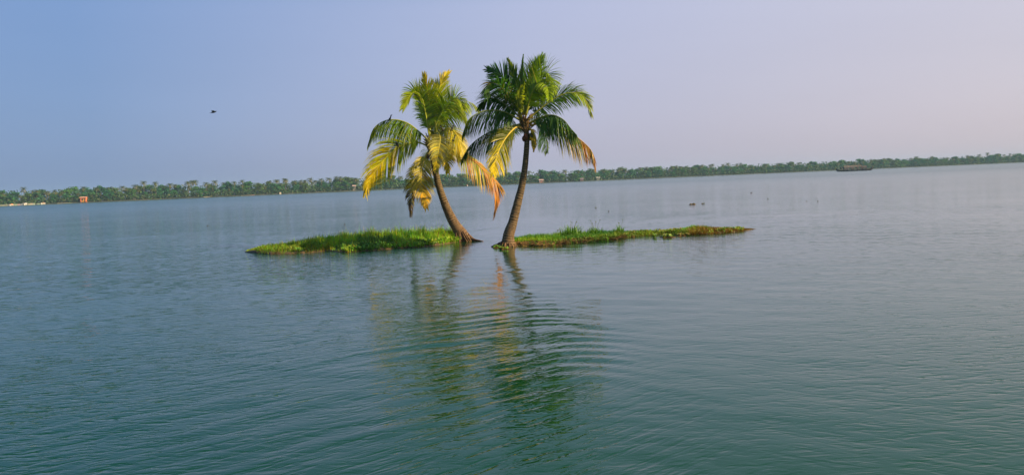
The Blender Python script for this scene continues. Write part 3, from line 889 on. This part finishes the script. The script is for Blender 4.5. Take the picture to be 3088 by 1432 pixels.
def right_grass():
    rnd = random; mb = MB()
    for _ in range(30000):
        px = rnd.uniform(RIGHT.x0 + 3, RIGHT.x1 - 2); u = (px - RIGHT.x0) / (RIGHT.x1 - RIGHT.x0)
        t = rnd.uniform(-.03, 1.0)
        if .04 < u < .33 and t < .16 and rnd.random() < .8: continue      # bare root mat in front
        if rnd.random() > (1 - u) / .05 + .15: continue
        p = RIGHT.ground(px, t)
        n1 = noise.noise(Vector((p.x * .6, p.y * .9, 7))); n2 = noise.noise(Vector((p.x * 2.2, p.y * 2, 9)))
        hgt = (0.27 if u < .45 else 0.15 + .13 * math.exp(-((u - .76) / .06) ** 2)) * (.8 + .5 * n2) * rnd.uniform(.55, 1.3) * min(1, (1 - u) / .12 + .12)
        c = mixc((0.07, 0.24, 0.015), LIME, .25 + .7 * n1)
        if .2 < u < .42: c = mixc(c, DKG, .35)
        if u > .42: c = mixc(c, (0.20, 0.22, 0.02), .6)
        if .70 < u < .80 and t > .3: c = mixc(c, GREEN, .8)
        if u > .72 and t < .7: c = mixc(c, RUST, .75 * rnd.uniform(.6, 1.2))
        if u > .82: c = mixc(c, (0.22, 0.12, 0.02), .6)
        c = tuple(x * rnd.uniform(.7, 1.3) for x in c)
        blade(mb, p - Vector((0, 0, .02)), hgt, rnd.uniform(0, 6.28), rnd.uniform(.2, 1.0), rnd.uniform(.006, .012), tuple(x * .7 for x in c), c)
    o = mb.build('grass', M_GRASS); tag(o, 'short green grass turning rusty toward the tip of the right islet', 'grass', kind='stuff')
    mb = MB()
    for _ in range(400):
        px = rnd.uniform(RIGHT.x0 + 150, RIGHT.x1 - 40); u = (px - RIGHT.x0) / (RIGHT.x1 - RIGHT.x0)
        t = rnd.uniform(.0, .35) if rnd.random() < .5 else rnd.uniform(.3, 1)
        p = RIGHT.ground(px, max(.01, t))
        leaf_plant(mb, p, rnd.uniform(.05, .14), rnd.randint(3, 6), mixc((0.08, 0.20, 0.015), (0.30, 0.32, 0.03), rnd.random()), .036)
    o = mb.build('creeping_plants', M_GRASS); tag(o, 'small leafy plants dotted over the right islet', 'creeper', kind='stuff')
    # matted roots hanging over the water along the front
    mb = MB()
    for _ in range(2600):
        px = rnd.uniform(RIGHT.x0 + 8, RIGHT.x0 + 330); t = rnd.uniform(-.03, .17)
        p = RIGHT.ground(px, max(.02, t)); p.z = max(p.z, .02) + rnd.uniform(0, .06)
        if t < .02: p.z *= rnd.uniform(.2, 1)
        az = rnd.uniform(-.5, .5) + (math.pi if rnd.random() < .5 else 0); L = rnd.uniform(.08, .3)
        q = p + Vector((math.cos(az) * L, math.sin(az) * L - .03, rnd.uniform(-.05, .04)))
        c = mixc((0.05, 0.03, 0.012), (0.30, 0.19, 0.06), rnd.random() ** 1.6)
        w = Vector((0, 0, rnd.uniform(.006, .014)))
        i = [mb.add(p - w, c), mb.add(q - w, c), mb.add(q + w, c), mb.add(p + w, c)]; mb.face(*i)
    o = mb.build('root_mat', M_BARK); tag(o, 'brown matted roots along the front bank of the right islet', 'roots', kind='stuff')
right_grass()

def tuft(px, t, h, n, label, heads=0, spread=.25, tall=1.0):
    p = RIGHT.ground(px, t)
    o = empty('grass_tuft', p); tag(o, label, 'grass tuft')
    mb = MB()
    for _ in range(n):
        q = p + Vector((random.gauss(0, spread * .5), random.gauss(0, spread * .4), -.02))
        c = mixc((0.05, 0.20, 0.02), (0.20, 0.36, 0.03), random.random())
        blade(mb, q, h * random.uniform(.35, 1.15), random.uniform(0, 6.28), random.uniform(.1, 1.2), random.uniform(.012, .024), tuple(x * .7 for x in c), c)
    mb.build('leaf_blades', M_GRASS, o)
    if heads:
        mb = MB()
        for k in range(heads):
            a = random.uniform(0, 6.28); r = random.uniform(.05, spread)
            tip = p + Vector((math.cos(a) * r * 1.4, math.sin(a) * r, h * random.uniform(.95, 1.25) * tall))
            c = (0.12, 0.16, 0.04)
            mb.tube([p + Vector((math.cos(a) * r * .3, math.sin(a) * r * .3, 0)), p * .4 + tip * .6 + Vector((0, 0, .05)), tip], [.006, .005, .004], 4, c)
            leaf_plant(mb, tip - Vector((0, 0, .03)), .035, 4, (0.13, 0.17, 0.05), .024)
        mb.build('seed_stalks', M_GRASS, o)
    return o
tuft(1674, .6, .34, 18, 'short upright tuft with a round leaf, nearest the right palm', 1, .12)
tuft(1690, .35, .36, 40, 'dark leafy tuft left of the tallest tuft on the right islet', 1, .12)
tuft(1724, .5, .58, 230, 'tallest bushy grass tuft with seed heads on the right islet', 4, .42)
tuft(1794, .55, .46, 170, 'dense grass tuft with wispy seed heads beside the tallest tuft', 4, .30, 1.2)
tuft(1872, .25, .52, 60, 'narrow upright grass tuft at the middle of the right islet', 2, .15, 1.05)
tuft(2094, .6, .26, 90, 'low rounded green tuft on the outer half of the right islet', 0, .5)

def weed(px, py, w, n, label, c=(0.12, 0.14, 0.03), h=.1):
    p = on_water(px, py)
    o = empty('floating_weed', p); tag(o, label, 'water weed')
    mb = MB()
    for _ in range(n):
        q = p + Vector((random.uniform(-w, w), random.uniform(-w, w) * .7, 0.0))
        leaf_plant(mb, q, h * random.uniform(.6, 1.4), 6, c, h * .62)
    mb.build('leaf_rosette', M_GRASS, o)['kind'] = 'stuff'
    mb = MB()
    for _ in range(n):
        q = p + Vector((random.uniform(-w, w), random.uniform(-w, w) * .7, 0.0))
        mb.ellipsoid(q, (w * .5, w * .4, .03), 7, 4, (0.10, 0.055, 0.02), .2)
    mb.build('root_mat', M_BARK, o)
weed(1999, 716, .34, 7, 'floating green weed clump just in front of the right islet', (0.16, 0.24, 0.03))
weed(2056, 711, .22, 5, 'small weed clump beside the right islet edge', (0.20, 0.20, 0.03))
weed(1915, 715, .12, 3, 'tiny yellow-green weed against the right islet', (0.24, 0.26, 0.04), .07)
weed(1507, 746, .2, 5, 'leafy weed clump at the foot of the right palm', (0.14, 0.26, 0.03), .08)
weed(1522, 751, .16, 5, 'pale weed clump in front of the right palm base', (0.18, 0.30, 0.04), .07)
weed(1416, 726, .12, 5, 'green sprout cluster on the root right of the left palm', (0.16, 0.26, 0.03), .12)
weed(2089, 617, .20, 12, 'largest floating weed clump on the open water behind the right islet', (0.16, 0.12, 0.02), .07)
weed(2120, 615, .10, 4, 'smaller floating weed clump right of the largest one', (0.12, 0.13, 0.03), .06)
weed(1835, 638, .03, 2, 'dark floating weed speck above the middle of the right islet', (0.08, 0.08, 0.03), .05)
weed(1796, 627, .045, 2, 'floating weed speck on open water left of the specks behind the right islet', (0.14, 0.12, 0.03), .05)
weed(2266, 582, .07, 3, 'dark floating weed speck farthest out toward the houseboat', (0.06, 0.05, 0.035), .06)
weed(2316, 600, .025, 1, 'faint weed speck below the one farthest out', (0.10, 0.09, 0.05), .05)
weed(2433, 606, .03, 1, 'left of two faint weed specks below the houseboat', (0.12, 0.11, 0.07), .04)
weed(2466, 607, .035, 2, 'right of two faint weed specks below the houseboat', (0.12, 0.11, 0.07), .04)
weed(626, 681, .05, 2, 'lone weed speck on open water left of the left islet', (0.08, 0.10, 0.05), .04)
weed(1039, 677, .05, 2, 'weed speck on open water behind the left islet', (0.08, 0.10, 0.05), .04)

# ------------------------------------------------------------------ the two palms
YAX = Vector((0, 1, 0))
def make_frond(palm, pts3, Lmax, face, droop, c_base, c_tip, width=.0155, start=.12, spacing=.020, gap=0.0, cmix=(.35, .95), tipdead=None, vee=.35, ang=(72, 32), jitter=.12, rach_c=None, name='frond', seed=0, hang=0.0):
    rnd = random.Random(seed)
    Lmax *= 1.18 + .38 * hang
    C = catmull(pts3, 60)
    total = sum((C[i + 1] - C[i]).length for i in range(59))
    npair = int(total * (1 - start) / spacing)
    mb = MB()
    phase = rnd.uniform(0, 50)
    for k in range(npair):
        t = start + (1 - start) * (k + .5) / npair
        f = t * 59; i = min(58, int(f)); u = f - i
        p = C[i].lerp(C[i + 1], u)
        T = (C[min(59, i + 2)] - C[max(0, i - 1)]).normalized()
        D = (YAX - T * YAX.dot(T))
        D = D.normalized() if D.length > .05 else Vector((1, 0, 0))
        S0 = T.cross(D).normalized()
        fa = R(face + 10 * math.sin(phase + 5 * t))
        S = D * math.cos(fa) + S0 * math.sin(fa)
        Nn = S.cross(T).normalized()
        if Nn.z < 0 and abs(T.z) < .9: Nn = -Nn
        tt = (t - start) / (1 - start)
        prof = (0.55 + .45 * sstep(0, .22, tt)) * (1 - .72 * sstep(.4, 1.0, tt))
        a = R(ang[0] + (ang[1] - ang[0]) * tt)
        for sgn in (-1, 1):
            if rnd.random() < gap: continue
            # leaflets clump together in tufts as wind leaves them
            cl = .24 * noise.noise(Vector((phase + tt * 14, sgn * 3.1, 0)))
            L = Lmax * prof * rnd.uniform(.82, 1.08)
            d = (T * math.cos(a + cl) + S * (sgn * math.sin(a + cl) * (1 - .45 * hang)) + Nn * vee * (1 - hang) + Vector((0, 0, -1.15 * hang * (.75 + .25 * tt))) + Vector((rnd.gauss(0, 1), rnd.gauss(0, 1), rnd.gauss(0, 1))) * jitter * .5).normalized()
            cm = sstep(cmix[0], cmix[1], tt + rnd.uniform(-.3, .3) + .5 * noise.noise(Vector((phase + tt * 9, sgn * 2.0, 5))))
            c = mixc(c_base, c_tip, cm)
            if rnd.random() < .05: c = mixc(c, (0.22, 0.14, 0.06), .8)
            if tipdead: c = mixc(c, tipdead[0], sstep(tipdead[1], tipdead[2], tt + rnd.uniform(-.08, .08)))
            v = rnd.uniform(.6, 1.4) * (1 + 1.2 * cl); c = tuple(x * v for x in c)
            q = Vector(p); prev = None; ns = 4
            wv = d.cross(Nn + S * rnd.uniform(-.6, .6) * sgn)
            wv = wv.normalized() if wv.length > .01 else S
            for j in range(ns + 1):
                w = width * (.55, 1.0, .95, .62, 0)[j]
                cj = mixc(c, c_tip, .25 * j / ns)
                if j == ns:
                    e = mb.add(q, cj); mb.face(prev[0], prev[1], e)
                else:
                    cur = (mb.add(q - wv * w, cj), mb.add(q + wv * w, cj))
                    if prev: mb.face(prev[0], prev[1], cur[1], cur[0])
                    prev = cur
                q = q + d * (L / ns)
                d = (d + Vector((0, 0, -1)) * droop * (.35 + .3 * j) * rnd.uniform(.7, 1.3)).normalized()
                wv = (wv - d * wv.dot(d)).normalized()
    fr = mb.build(name, M_LEAF, palm)
    rb = MB()
    rc = rach_c or mixc(c_base, (0.32, 0.27, 0.05), .6)
    rb.tube(C[::2] + [C[-1]], [max(.006, .042 * (1 - i / 31) ** 1.1) for i in range(31)], 6, colf=lambda u: mixc(rc, c_tip, u * .7))
    rb.build('rachis', M_STALK, fr, smooth=True)
    return fr

def make_trunk(palm, pix, Y, radii, c_lo, c_hi, seed):
    pts = [at_y(x, y, Y) for x, y in pix]
    pts[0].z = -0.25
    n = 260
    C = catmull(pts, n)
    RR = []
    ks = [k / (len(radii) - 1) for k in range(len(radii))]
    acc = 0; mb = MB()
    rnd = random.Random(seed)
    cols = []
    for i in range(n):
        u = i / (n - 1)
        f = u * (len(radii) - 1); j = min(len(radii) - 2, int(f)); r = radii[j] + (radii[j + 1] - radii[j]) * (f - j)
        if i: acc += (C[i] - C[i - 1]).length
        ph = (acc / .085 + .35 * math.sin(acc * 7)) % 1.0
        r *= 1 + .10 * (ph - .5) + .02 * math.sin(acc * 3.1 + seed)
        RR.append(lambda th, r=r, u=u, acc=acc: r * (1 + .04 * noise.noise(Vector((math.cos(th) * 2, math.sin(th) * 2, acc * 3 + seed))) + .10 * max(0, .10 - u) / .1 * math.sin(5 * th + 1)))
        b = .45 + .9 * ph + rnd.uniform(-.08, .08)
        cols.append(tuple(x * b for x in mixc(c_lo, c_hi, u)))
    mb.tube(C, RR, 20, colf=lambda u: cols[min(n - 1, int(round(u * (n - 1))))])
    t = mb.build('trunk', M_BARK, palm, smooth=True)
    return C

def roots(palm, base, spec, col):
    for pts, r0, r1 in spec:
        P = catmull([Vector(p) for p in pts], 10)
        mb = MB()
        mb.tube(P, [(r0 + (r1 - r0) * i / 9) * (1 + .15 * math.sin(i * 2.1)) for i in range(10)], 8, col)
        mb.build('root', M_BARK, palm, smooth=True)

def root_mass(palm, base, r_in, r_out, h, n, seed, lean):
    """bole of many thin rootlets round the foot of the trunk"""
    rnd = random.Random(seed); mb = MB()
    for k in range(n):
        a = rnd.uniform(0, 6.28); hh = h * rnd.uniform(.3, 1.1); ro = r_out * rnd.uniform(.7, 1.15)
        d = Vector((math.cos(a), math.sin(a), 0))
        top = base + d * r_in + lean * hh + Vector((0, 0, hh)); bot = base + d * ro + Vector((rnd.gauss(0, .04), rnd.gauss(0, .04), -.1))
        mid = top.lerp(bot, .5) + d * .03 + Vector((0, 0, -.02))
        c = mixc((0.06, 0.035, 0.02), (0.22, 0.13, 0.065), rnd.random())
        mb.tube([top, mid, bot], [.022, .028, .018], 5, c)
    o = mb.build('root_mass', M_BARK, palm, smooth=True); o['kind'] = 'stuff'

def fibre_collar(palm, c, r, h, n, seed):
    """sheathing fibres and old leaf bases round the growing point"""
    rnd = random.Random(seed); mb = MB()
    for k in range(n):
        a = rnd.uniform(0, 6.28); e = rnd.uniform(.1, 1.0)
        p = c + Vector((math.cos(a) * r * .6, math.sin(a) * r * .6, rnd.uniform(-h, h * .4)))
        q = p + Vector((math.cos(a) * r * rnd.uniform(.8, 2.0), math.sin(a) * r * rnd.uniform(.8, 2.0), rnd.uniform(.05, .35)))
        col = mixc((0.09, 0.05, 0.022), (0.30, 0.20, 0.08), rnd.random())
        mb.tube([p, p.lerp(q, .5) + Vector((0, 0, .03)), q], [.035, .028, .01], 5, col)
    mb.ellipsoid(c - Vector((0, 0, h * .3)), (r, r, h), 10, 8, (0.13, 0.08, 0.035), .1)
    mb.build('leaf_sheath', M_BARK, palm)

def coconuts(palm, c, n, r, seed, col):
    rnd = random.Random(seed)
    for k in range(n):
        a = 6.28 * k / n + rnd.uniform(-.3, .3)
        mb = MB(); mb.ellipsoid(c + Vector((math.cos(a) * r, math.sin(a) * r, rnd.uniform(-.14, .05))), (.095, .095, .125), 10, 8, tuple(x * rnd.uniform(.7, 1.3) for x in col))
        mb.build('coconut', M_STALK, palm, smooth=True)

G_DARK, G_MID, G_BRI = (0.052, 0.145, 0.018), (0.14, 0.25, 0.016), (0.31, 0.42, 0.012)
YG, YLW, ORG, GREY, GOLD = (0.34, 0.40, 0.010), (0.60, 0.47, 0.010), (0.62, 0.27, 0.035), (0.085, 0.062, 0.045), (0.66, 0.40, 0.02)

def palm_left():
    Y = on_water(1401, 727).y
    root = on_water(1401, 727); root.z = 0
    o = empty('coconut_palm', root)
    tag(o, 'left leaning coconut palm with yellowing fronds and birds, at the end of the left islet', 'palm tree')
    C = make_trunk(o, [(1404, 733), (1396, 712), (1379, 688), (1360, 656), (1340, 610), (1322, 556), (1312, 510), (1303, 470), (1297, 446)], Y,
                   [.40, .27, .215, .185, .165, .145, .13, .12, .11], (0.17, 0.10, 0.055), (0.12, 0.10, 0.05), 3)
    z = lambda x, y: (1070 + .4016 * x, 200 + .4016 * y)
    def P(pts, dep):
        m = len(pts)
        return [at_y(*z(*p), Y + dep * (k / (m - 1)) ** 1.2) for k, p in enumerate(pts)]
    cc = at_y(*z(570, 590), Y)
    A = dict
    FR = [
     (P([(565, 520), (560, 300), (545, 180), (522, 72)], -.2), A(Lmax=.85, face=80, droop=.10, c_base=G_BRI, c_tip=YLW, vee=.1, ang=(40, 16))),  # yellow tip colour on the upright fronds paints in their sunlit edges
     (P([(575, 520), (600, 330), (630, 180), (668, 90), (700, 48)], .5), A(Lmax=.8, face=70, droop=.12, c_base=G_BRI, c_tip=YLW, vee=.1, ang=(42, 16))),
     (P([(560, 530), (530, 350), (500, 230), (450, 195), (400, 240), (360, 320)], -.6), A(Lmax=.75, face=60, droop=.30, c_base=G_BRI, c_tip=YG, cmix=(.2, .9))),
     (P([(570, 530), (560, 400), (540, 300), (500, 215), (440, 170)], .9), A(Lmax=.8, face=70, droop=.18, c_base=G_MID, c_tip=YG, vee=.1, ang=(50, 20))),
     (P([(580, 530), (630, 390), (690, 290), (745, 240), (790, 260), (815, 330)], -.8), A(Lmax=.8, face=55, droop=.3, c_base=G_BRI, c_tip=YG)),
     (P([(585, 530), (660, 380), (740, 290), (820, 265), (885, 280), (925, 318)], .4), A(Lmax=.8, face=20, droop=.55, c_base=G_MID, c_tip=YG, gap=.1, hang=0.8)),
     (P([(590, 530), (640, 440), (710, 330), (760, 300), (800, 340), (840, 420)], 1.4), A(Lmax=.75, face=50, droop=.3, c_base=G_MID, c_tip=YG)),
     (P([(555, 560), (480, 490), (400, 430), (310, 402), (220, 412), (140, 470), (98, 590)], -.3), A(Lmax=.85, face=18, droop=.58, c_base=G_MID, c_tip=YG, gap=.05, hang=0.9)),
     (P([(550, 600), (470, 572), (370, 588), (270, 650), (180, 750), (110, 860), (82, 950)], -1.0), A(Lmax=1.0, face=52, droop=.36, c_base=G_BRI, c_tip=YLW, cmix=(.0, .75), hang=0.38)),
     (P([(555, 635), (525, 690), (500, 770), (496, 860), (510, 960), (537, 1062)], -1.5), A(Lmax=.72, face=74, droop=.30, c_base=(.42, .38, .05), c_tip=GOLD, gap=.04, hang=0.3)),
     (P([(560, 640), (490, 740), (450, 850), (428, 960), (424, 1125)], -.3), A(Lmax=.5, face=60, droop=.5, c_base=YLW, c_tip=GREY, cmix=(.3, .6), gap=.3)),
     (P([(600, 560), (650, 490), (710, 470), (765, 520), (795, 610), (790, 700)], -1.2), A(Lmax=.75, face=45, droop=.38, c_base=YG, c_tip=YLW, cmix=(0, .7), hang=0.6)),
     (P([(590, 600), (640, 560), (670, 600), (690, 690), (700, 800)], -1.0), A(Lmax=.6, face=70, droop=.45, c_base=YG, c_tip=YLW, cmix=(0, .7))),
     (P([(575, 590), (600, 510), (630, 505), (640, 560), (620, 680), (610, 790)], -2.3), A(Lmax=.7, face=80, droop=.35, c_base=(.24, .26, .08), c_tip=YLW)),
     (P([(585, 600), (680, 590), (790, 640), (900, 720), (985, 800), (1062, 880), (1068, 990), (1048, 1110)], .6), A(Lmax=.88, face=36, droop=.45, c_base=YG, c_tip=ORG, cmix=(.15, .6), hang=0.6, tipdead=(GREY, .80, .93), rach_c=(.4, .2, .03))),
     (P([(570, 620), (560, 640), (590, 720), (610, 820)], 2.0), A(Lmax=.6, face=60, droop=.5, c_base=YG, c_tip=GOLD)),
    ]
    for k, (pts, kw) in enumerate(FR):
        make_frond(o, pts, seed=100 + k, **kw)
    fibre_collar(o, at_y(*z(572, 590), Y), .15, .30, 40, 5)
    coconuts(o, at_y(*z(570, 655), Y), 5, .17, 8, (0.10, 0.055, 0.02))
    gx = lambda px, py, zz=0.0: on_water(px, py) + Vector((0, 0, zz))
    roots(o, root, [
      ([gx(1400, 727, .22), gx(1420, 727, .10), gx(1440, 727.5, .03), gx(1457, 728, .00)], .10, .025)], (0.10, 0.06, 0.035))
    root_mass(o, root, .22, .48, .45, 130, 21, Vector((-.35, 0, 0)))
    return o, Y, z

def palm_right():
    root = on_water(1531, 743); root.z = 0
    Y = root.y
    o = empty('coconut_palm', root)
    tag(o, 'right coconut palm, taller and dark green, curving up from the water between the islets', 'palm tree')
    make_trunk(o, [(1531, 748), (1534, 711), (1546, 671), (1559, 620), (1573, 563), (1582, 512), (1587, 460), (1589, 420), (1586, 380)], Y,
               [.30, .225, .175, .155, .14, .12, .105, .10, .10], (0.17, 0.11, 0.06), (0.10, 0.08, 0.045), 9)
    z = lambda x, y: (1370 + .3348 * x, 140 + .3348 * y)
    def P(pts, dep):
        m = len(pts)
        return [at_y(*z(*p), Y + dep * (k / (m - 1)) ** 1.2) for k, p in enumerate(pts)]
    A = dict
    FR = [
     (P([(655, 670), (780, 560), (930, 455), (1050, 420), (1150, 450), (1210, 530), (1240, 605)], -.3), A(Lmax=.72, face=38, droop=.30, c_base=G_DARK, c_tip=YG, cmix=(.6, 1.0), vee=.45, hang=0.4)),
     (P([(670, 700), (770, 645), (880, 620), (980, 660), (1050, 740), (1105, 800)], -1.5), A(Lmax=.92, face=22, droop=.55, c_base=G_DARK, c_tip=G_MID, hang=0.85)),
     (P([(680, 715), (800, 690), (930, 720), (1060, 790), (1170, 870), (1240, 950), (1268, 1060)], -.5), A(Lmax=.92, face=20, droop=.55, c_base=G_DARK, c_tip=ORG, cmix=(.3, 1.1), hang=0.85, rach_c=(.35, .25, .04))),
     (P([(635, 620), (645, 450), (680, 320), (735, 200), (790, 95)], .3), A(Lmax=.80, face=76, droop=.14, c_base=G_DARK, c_tip=G_MID, vee=.1, ang=(46, 16))),
     (P([(645, 620), (700, 430), (770, 290), (830, 240), (880, 300), (900, 400)], -.9), A(Lmax=.85, face=62, droop=.28, c_base=G_MID, c_tip=G_BRI)),
     (P([(640, 620), (680, 470), (730, 360), (790, 320), (840, 380), (855, 480)], -1.8), A(Lmax=.7, face=66, droop=.26, c_base=G_MID, c_tip=G_BRI)),
     (P([(620, 620), (575, 400), (525, 230), (488, 128)], .2), A(Lmax=.6, face=55, droop=.08, c_base=G_MID, c_tip=YG, vee=.1, ang=(34, 12))),
     (P([(625, 620), (600, 380), (602, 230), (616, 98)], -.1), A(Lmax=.5, face=40, droop=.05, c_base=G_DARK, c_tip=G_MID, vee=.1, ang=(26, 8))),
     (P([(610, 640), (530, 430), (450, 300), (375, 240), (295, 205)], .8), A(Lmax=.80, face=72, droop=.14, c_base=G_DARK, c_tip=G_DARK, vee=.1, gap=.1, ang=(56, 22))),
     (P([(605, 640), (500, 470), (400, 350), (335, 330), (300, 370), (290, 450)], -.6), A(Lmax=.78, face=48, droop=.32, c_base=G_DARK, c_tip=G_DARK, hang=0.5)),
     (P([(600, 650), (470, 530), (360, 470), (290, 490), (225, 555)], .6), A(Lmax=.75, face=42, droop=.30, c_base=G_DARK, c_tip=G_DARK, hang=0.5)),
     (P([(600, 670), (470, 600), (350, 575), (230, 595), (130, 660), (75, 790)], -.9), A(Lmax=.88, face=18, droop=.55, c_base=G_DARK, c_tip=G_MID, hang=0.85)),
     (P([(600, 700), (480, 732), (350, 760), (220, 830), (130, 910), (70, 1010)], -.4), A(Lmax=.88, face=20, droop=.55, c_base=G_DARK, c_tip=G_DARK, hang=0.85)),
     (P([(600, 720), (540, 740), (460, 830), (400, 940), (365, 1050), (350, 1150)], -1.6), A(Lmax=.85, face=64, droop=.30, c_base=(.12, .16, .02), c_tip=YLW, cmix=(.2, .9), hang=0.35, rach_c=(.5, .36, .05))),
     (P([(610, 660), (580, 560), (590, 450), (628, 340)], -2.4), A(Lmax=.55, face=25, droop=.12, c_base=(.24, .28, .05), c_tip=YG, vee=.1, ang=(34, 14))),
     (P([(640, 640), (690, 520), (750, 440), (820, 430), (880, 480)], 1.8), A(Lmax=.8, face=50, droop=.3, c_base=G_DARK, c_tip=G_MID)),
     (P([(640, 700), (720, 680), (790, 740), (830, 850), (840, 960)], 2.0), A(Lmax=.7, face=50, droop=.4, c_base=G_DARK, c_tip=G_MID)),
     (P([(600, 710), (520, 720), (460, 800), (430, 920)], 2.0), A(Lmax=.7, face=50, droop=.4, c_base=G_DARK, c_tip=YG)),
     (P([(670, 740), (710, 770), (722, 850), (716, 945)], -.3), A(Lmax=.22, face=60, droop=.6, c_base=YLW, c_tip=GOLD)),
    ]
    for k, (pts, kw) in enumerate(FR):
        make_frond(o, pts, seed=300 + k, **kw)
    fibre_collar(o, at_y(*z(640, 690), Y), .15, .32, 44, 6)
    coconuts(o, at_y(*z(665, 800), Y), 6, .15, 12, (0.09, 0.05, 0.02))
    gx = lambda px, py, zz=0.0: on_water(px, py) + Vector((0, 0, zz))
    roots(o, root, [
      ([gx(1524, 743, .16), gx(1506, 743.5, .07), gx(1494, 744, .03), gx(1483, 744, -.01)], .12, .045)], (0.07, 0.045, 0.03))
    root_mass(o, root, .24, .36, .16, 50, 22, Vector((0, 0, 0)))
    return o, Y, z

PL, YL, zL = palm_left()
PR, YR, zR = palm_right()

# ------------------------------------------------------------------ birds
def perched_bird(pt, size, facing, label, lean=.25):
    """dark bird sitting upright: body with tail, head and beak, folded wings, two legs"""
    o = empty('bird', pt); tag(o, label, 'bird', 'birds perched on the left palm')
    o.rotation_euler = (0, 0, facing)
    size *= 1.15; o.scale = (size, size, size)
    blk, gr = (0.012, 0.012, 0.014), (0.03, 0.028, 0.026)
    mb = MB()
    spine = [(-.42, 0, -.18), (-.30, 0, -.02), (-.17, 0, .14), (-.04, 0, .34), (.05, 0, .54), (.10, 0, .68), (.13, 0, .78), (.18, 0, .86), (.25, 0, .88)]
    mb.tube(catmull(spine, 22), [.03 + (.17 - .03) * sstep(0, .38, u / 21) if u < 9 else (.17 - .085 * sstep(9, 14, u) + .02 * math.exp(-((u - 18) / 2) ** 2) - .06 * sstep(19, 21, u)) for u in range(22)], 10, blk)
    mb.build('body', M_FEATHER, o, smooth=True, world_coords=False)
    mb = MB(); mb.tube([(.24, 0, .88), (.34, 0, .87), (.42, 0, .84)], [.045, .03, .008], 6, (.10, .085, .05)); mb.build('beak', M_FEATHER, o, smooth=True, world_coords=False)
    for sy in (-1, 1):
        mb = MB(); mb.ellipsoid((0, 0, 0), (.30, .045, .11), 10, 7, gr)
        w = mb.build('wing', M_FEATHER, o, smooth=True, world_coords=False); w.location = (-.13, sy * .14, .22); w.rotation_euler = (0, R(-52), 0)
        mb = MB(); mb.tube([(-.04, sy * .06, .24), (-.02, sy * .06, .10), (0, sy * .06, 0), (.08, sy * .07, -.01)], [.03, .018, .018, .012], 5, (.05, .04, .03)); mb.build('leg', M_FEATHER, o, world_coords=False)
    return o
def on_frond(zx, zy, dep):
    return at_y(*zL(zx, zy), YL + dep)
perched_bird(on_frond(268, 406, -.15), .22, R(20), 'upper left black bird perched on the top left frond of the left palm')
perched_bird(on_frond(316, 603, -.48), .25, R(150), 'lower left black bird perched on the big drooping yellow frond')
perched_bird(on_frond(655, 488, -.35), .26, R(200), 'black bird sitting in the heart of the left palm, beside the upright fronds')
perched_bird(on_frond(735, 482, -.75), .22, R(10), 'small dark bird on the right side of the left palm crown, higher one')
perched_bird(on_frond(748, 562, -1.2), .25, R(30), 'brown-black bird among yellow leaflets at the right of the left palm crown')
perched_bird(on_frond(540, 532, -.1), .17, R(160), 'tiny dark bird at the base of the upright fronds of the left palm')

def flying_bird():
    c = at_y(644, 339, 60.0)
    o = empty('flying_bird', c); tag(o, 'dark bird gliding in the sky left of the palms', 'bird')
    o.rotation_euler = (0, R(-10), R(8))
    k = .52; o.scale = (k, k, k)
    blk = (0.012, 0.011, 0.012)
    mb = MB(); mb.tube([(-.42, 0, .0), (-.3, 0, .0), (-.12, 0, 0), (.08, 0, .01), (.24, 0, .03), (.34, 0, .05), (.42, 0, .045)], [.012, .04, .085, .10, .075, .055, .012], 10, blk)
    mb.build('body', M_FEATHER, o, smooth=True, world_coords=False)
    mb = MB()
    for x, y in ((-.28, .04), (-.5, .12), (-.52, 0), (-.5, -.12), (-.28, -.04)):
        mb.add((x, y, .012), blk)
    for x, y in ((-.28, .04), (-.5, .12), (-.52, 0), (-.5, -.12), (-.28, -.04)):
        mb.add((x, y, -.004), blk)
    mb.face(0, 1, 2, 3, 4); mb.face(9, 8, 7, 6, 5)
    for a in range(5): mb.face(a, (a + 1) % 5, 5 + (a + 1) % 5, 5 + a)
    mb.build('tail', M_FEATHER, o, world_coords=False)
    for sy in (-1, 1):
        mb = MB()
        out = [(.16, .05), (.20, .35), (.12, .62), (-.02, .95), (-.10, .90), (-.12, .6), (-.14, .3), (-.14, .05)]
        n = len(out)
        for dz in (.012, -.006):
            for x, y in out: mb.add((x, sy * y, .05 + .10 * math.sin(y * 2.2) + dz), blk)
        mb.face(*range(n)); mb.face(*range(2 * n - 1, n - 1, -1))
        for a in range(n): mb.face(a, (a + 1) % n, n + (a + 1) % n, n + a)
        mb.build('wing', M_FEATHER, o, world_coords=False)
flying_bird()

# ------------------------------------------------------------------ haze
def haze():
    mb = MB(); mb.box((-3300, -500, -2.0), (3300, 3300, 26.0))
    m = bpy.data.materials.new('haze_air'); m.use_nodes = True
    n, l = m.node_tree.nodes, m.node_tree.links
    n.clear()
    out = n.new('ShaderNodeOutputMaterial'); v = n.new('ShaderNodeVolumePrincipled')
    v.inputs['Color'].default_value = (0.48, 0.72, 1.0, 1)
    v.inputs['Density'].default_value = 0.00017
    v.inputs['Anisotropy'].default_value = 0.0
    l.new(v.outputs['Volume'], out.inputs['Volume'])
    o = mb.build('haze', m); tag(o, 'pale blue humid haze over the lagoon', 'haze', kind='stuff')
haze()
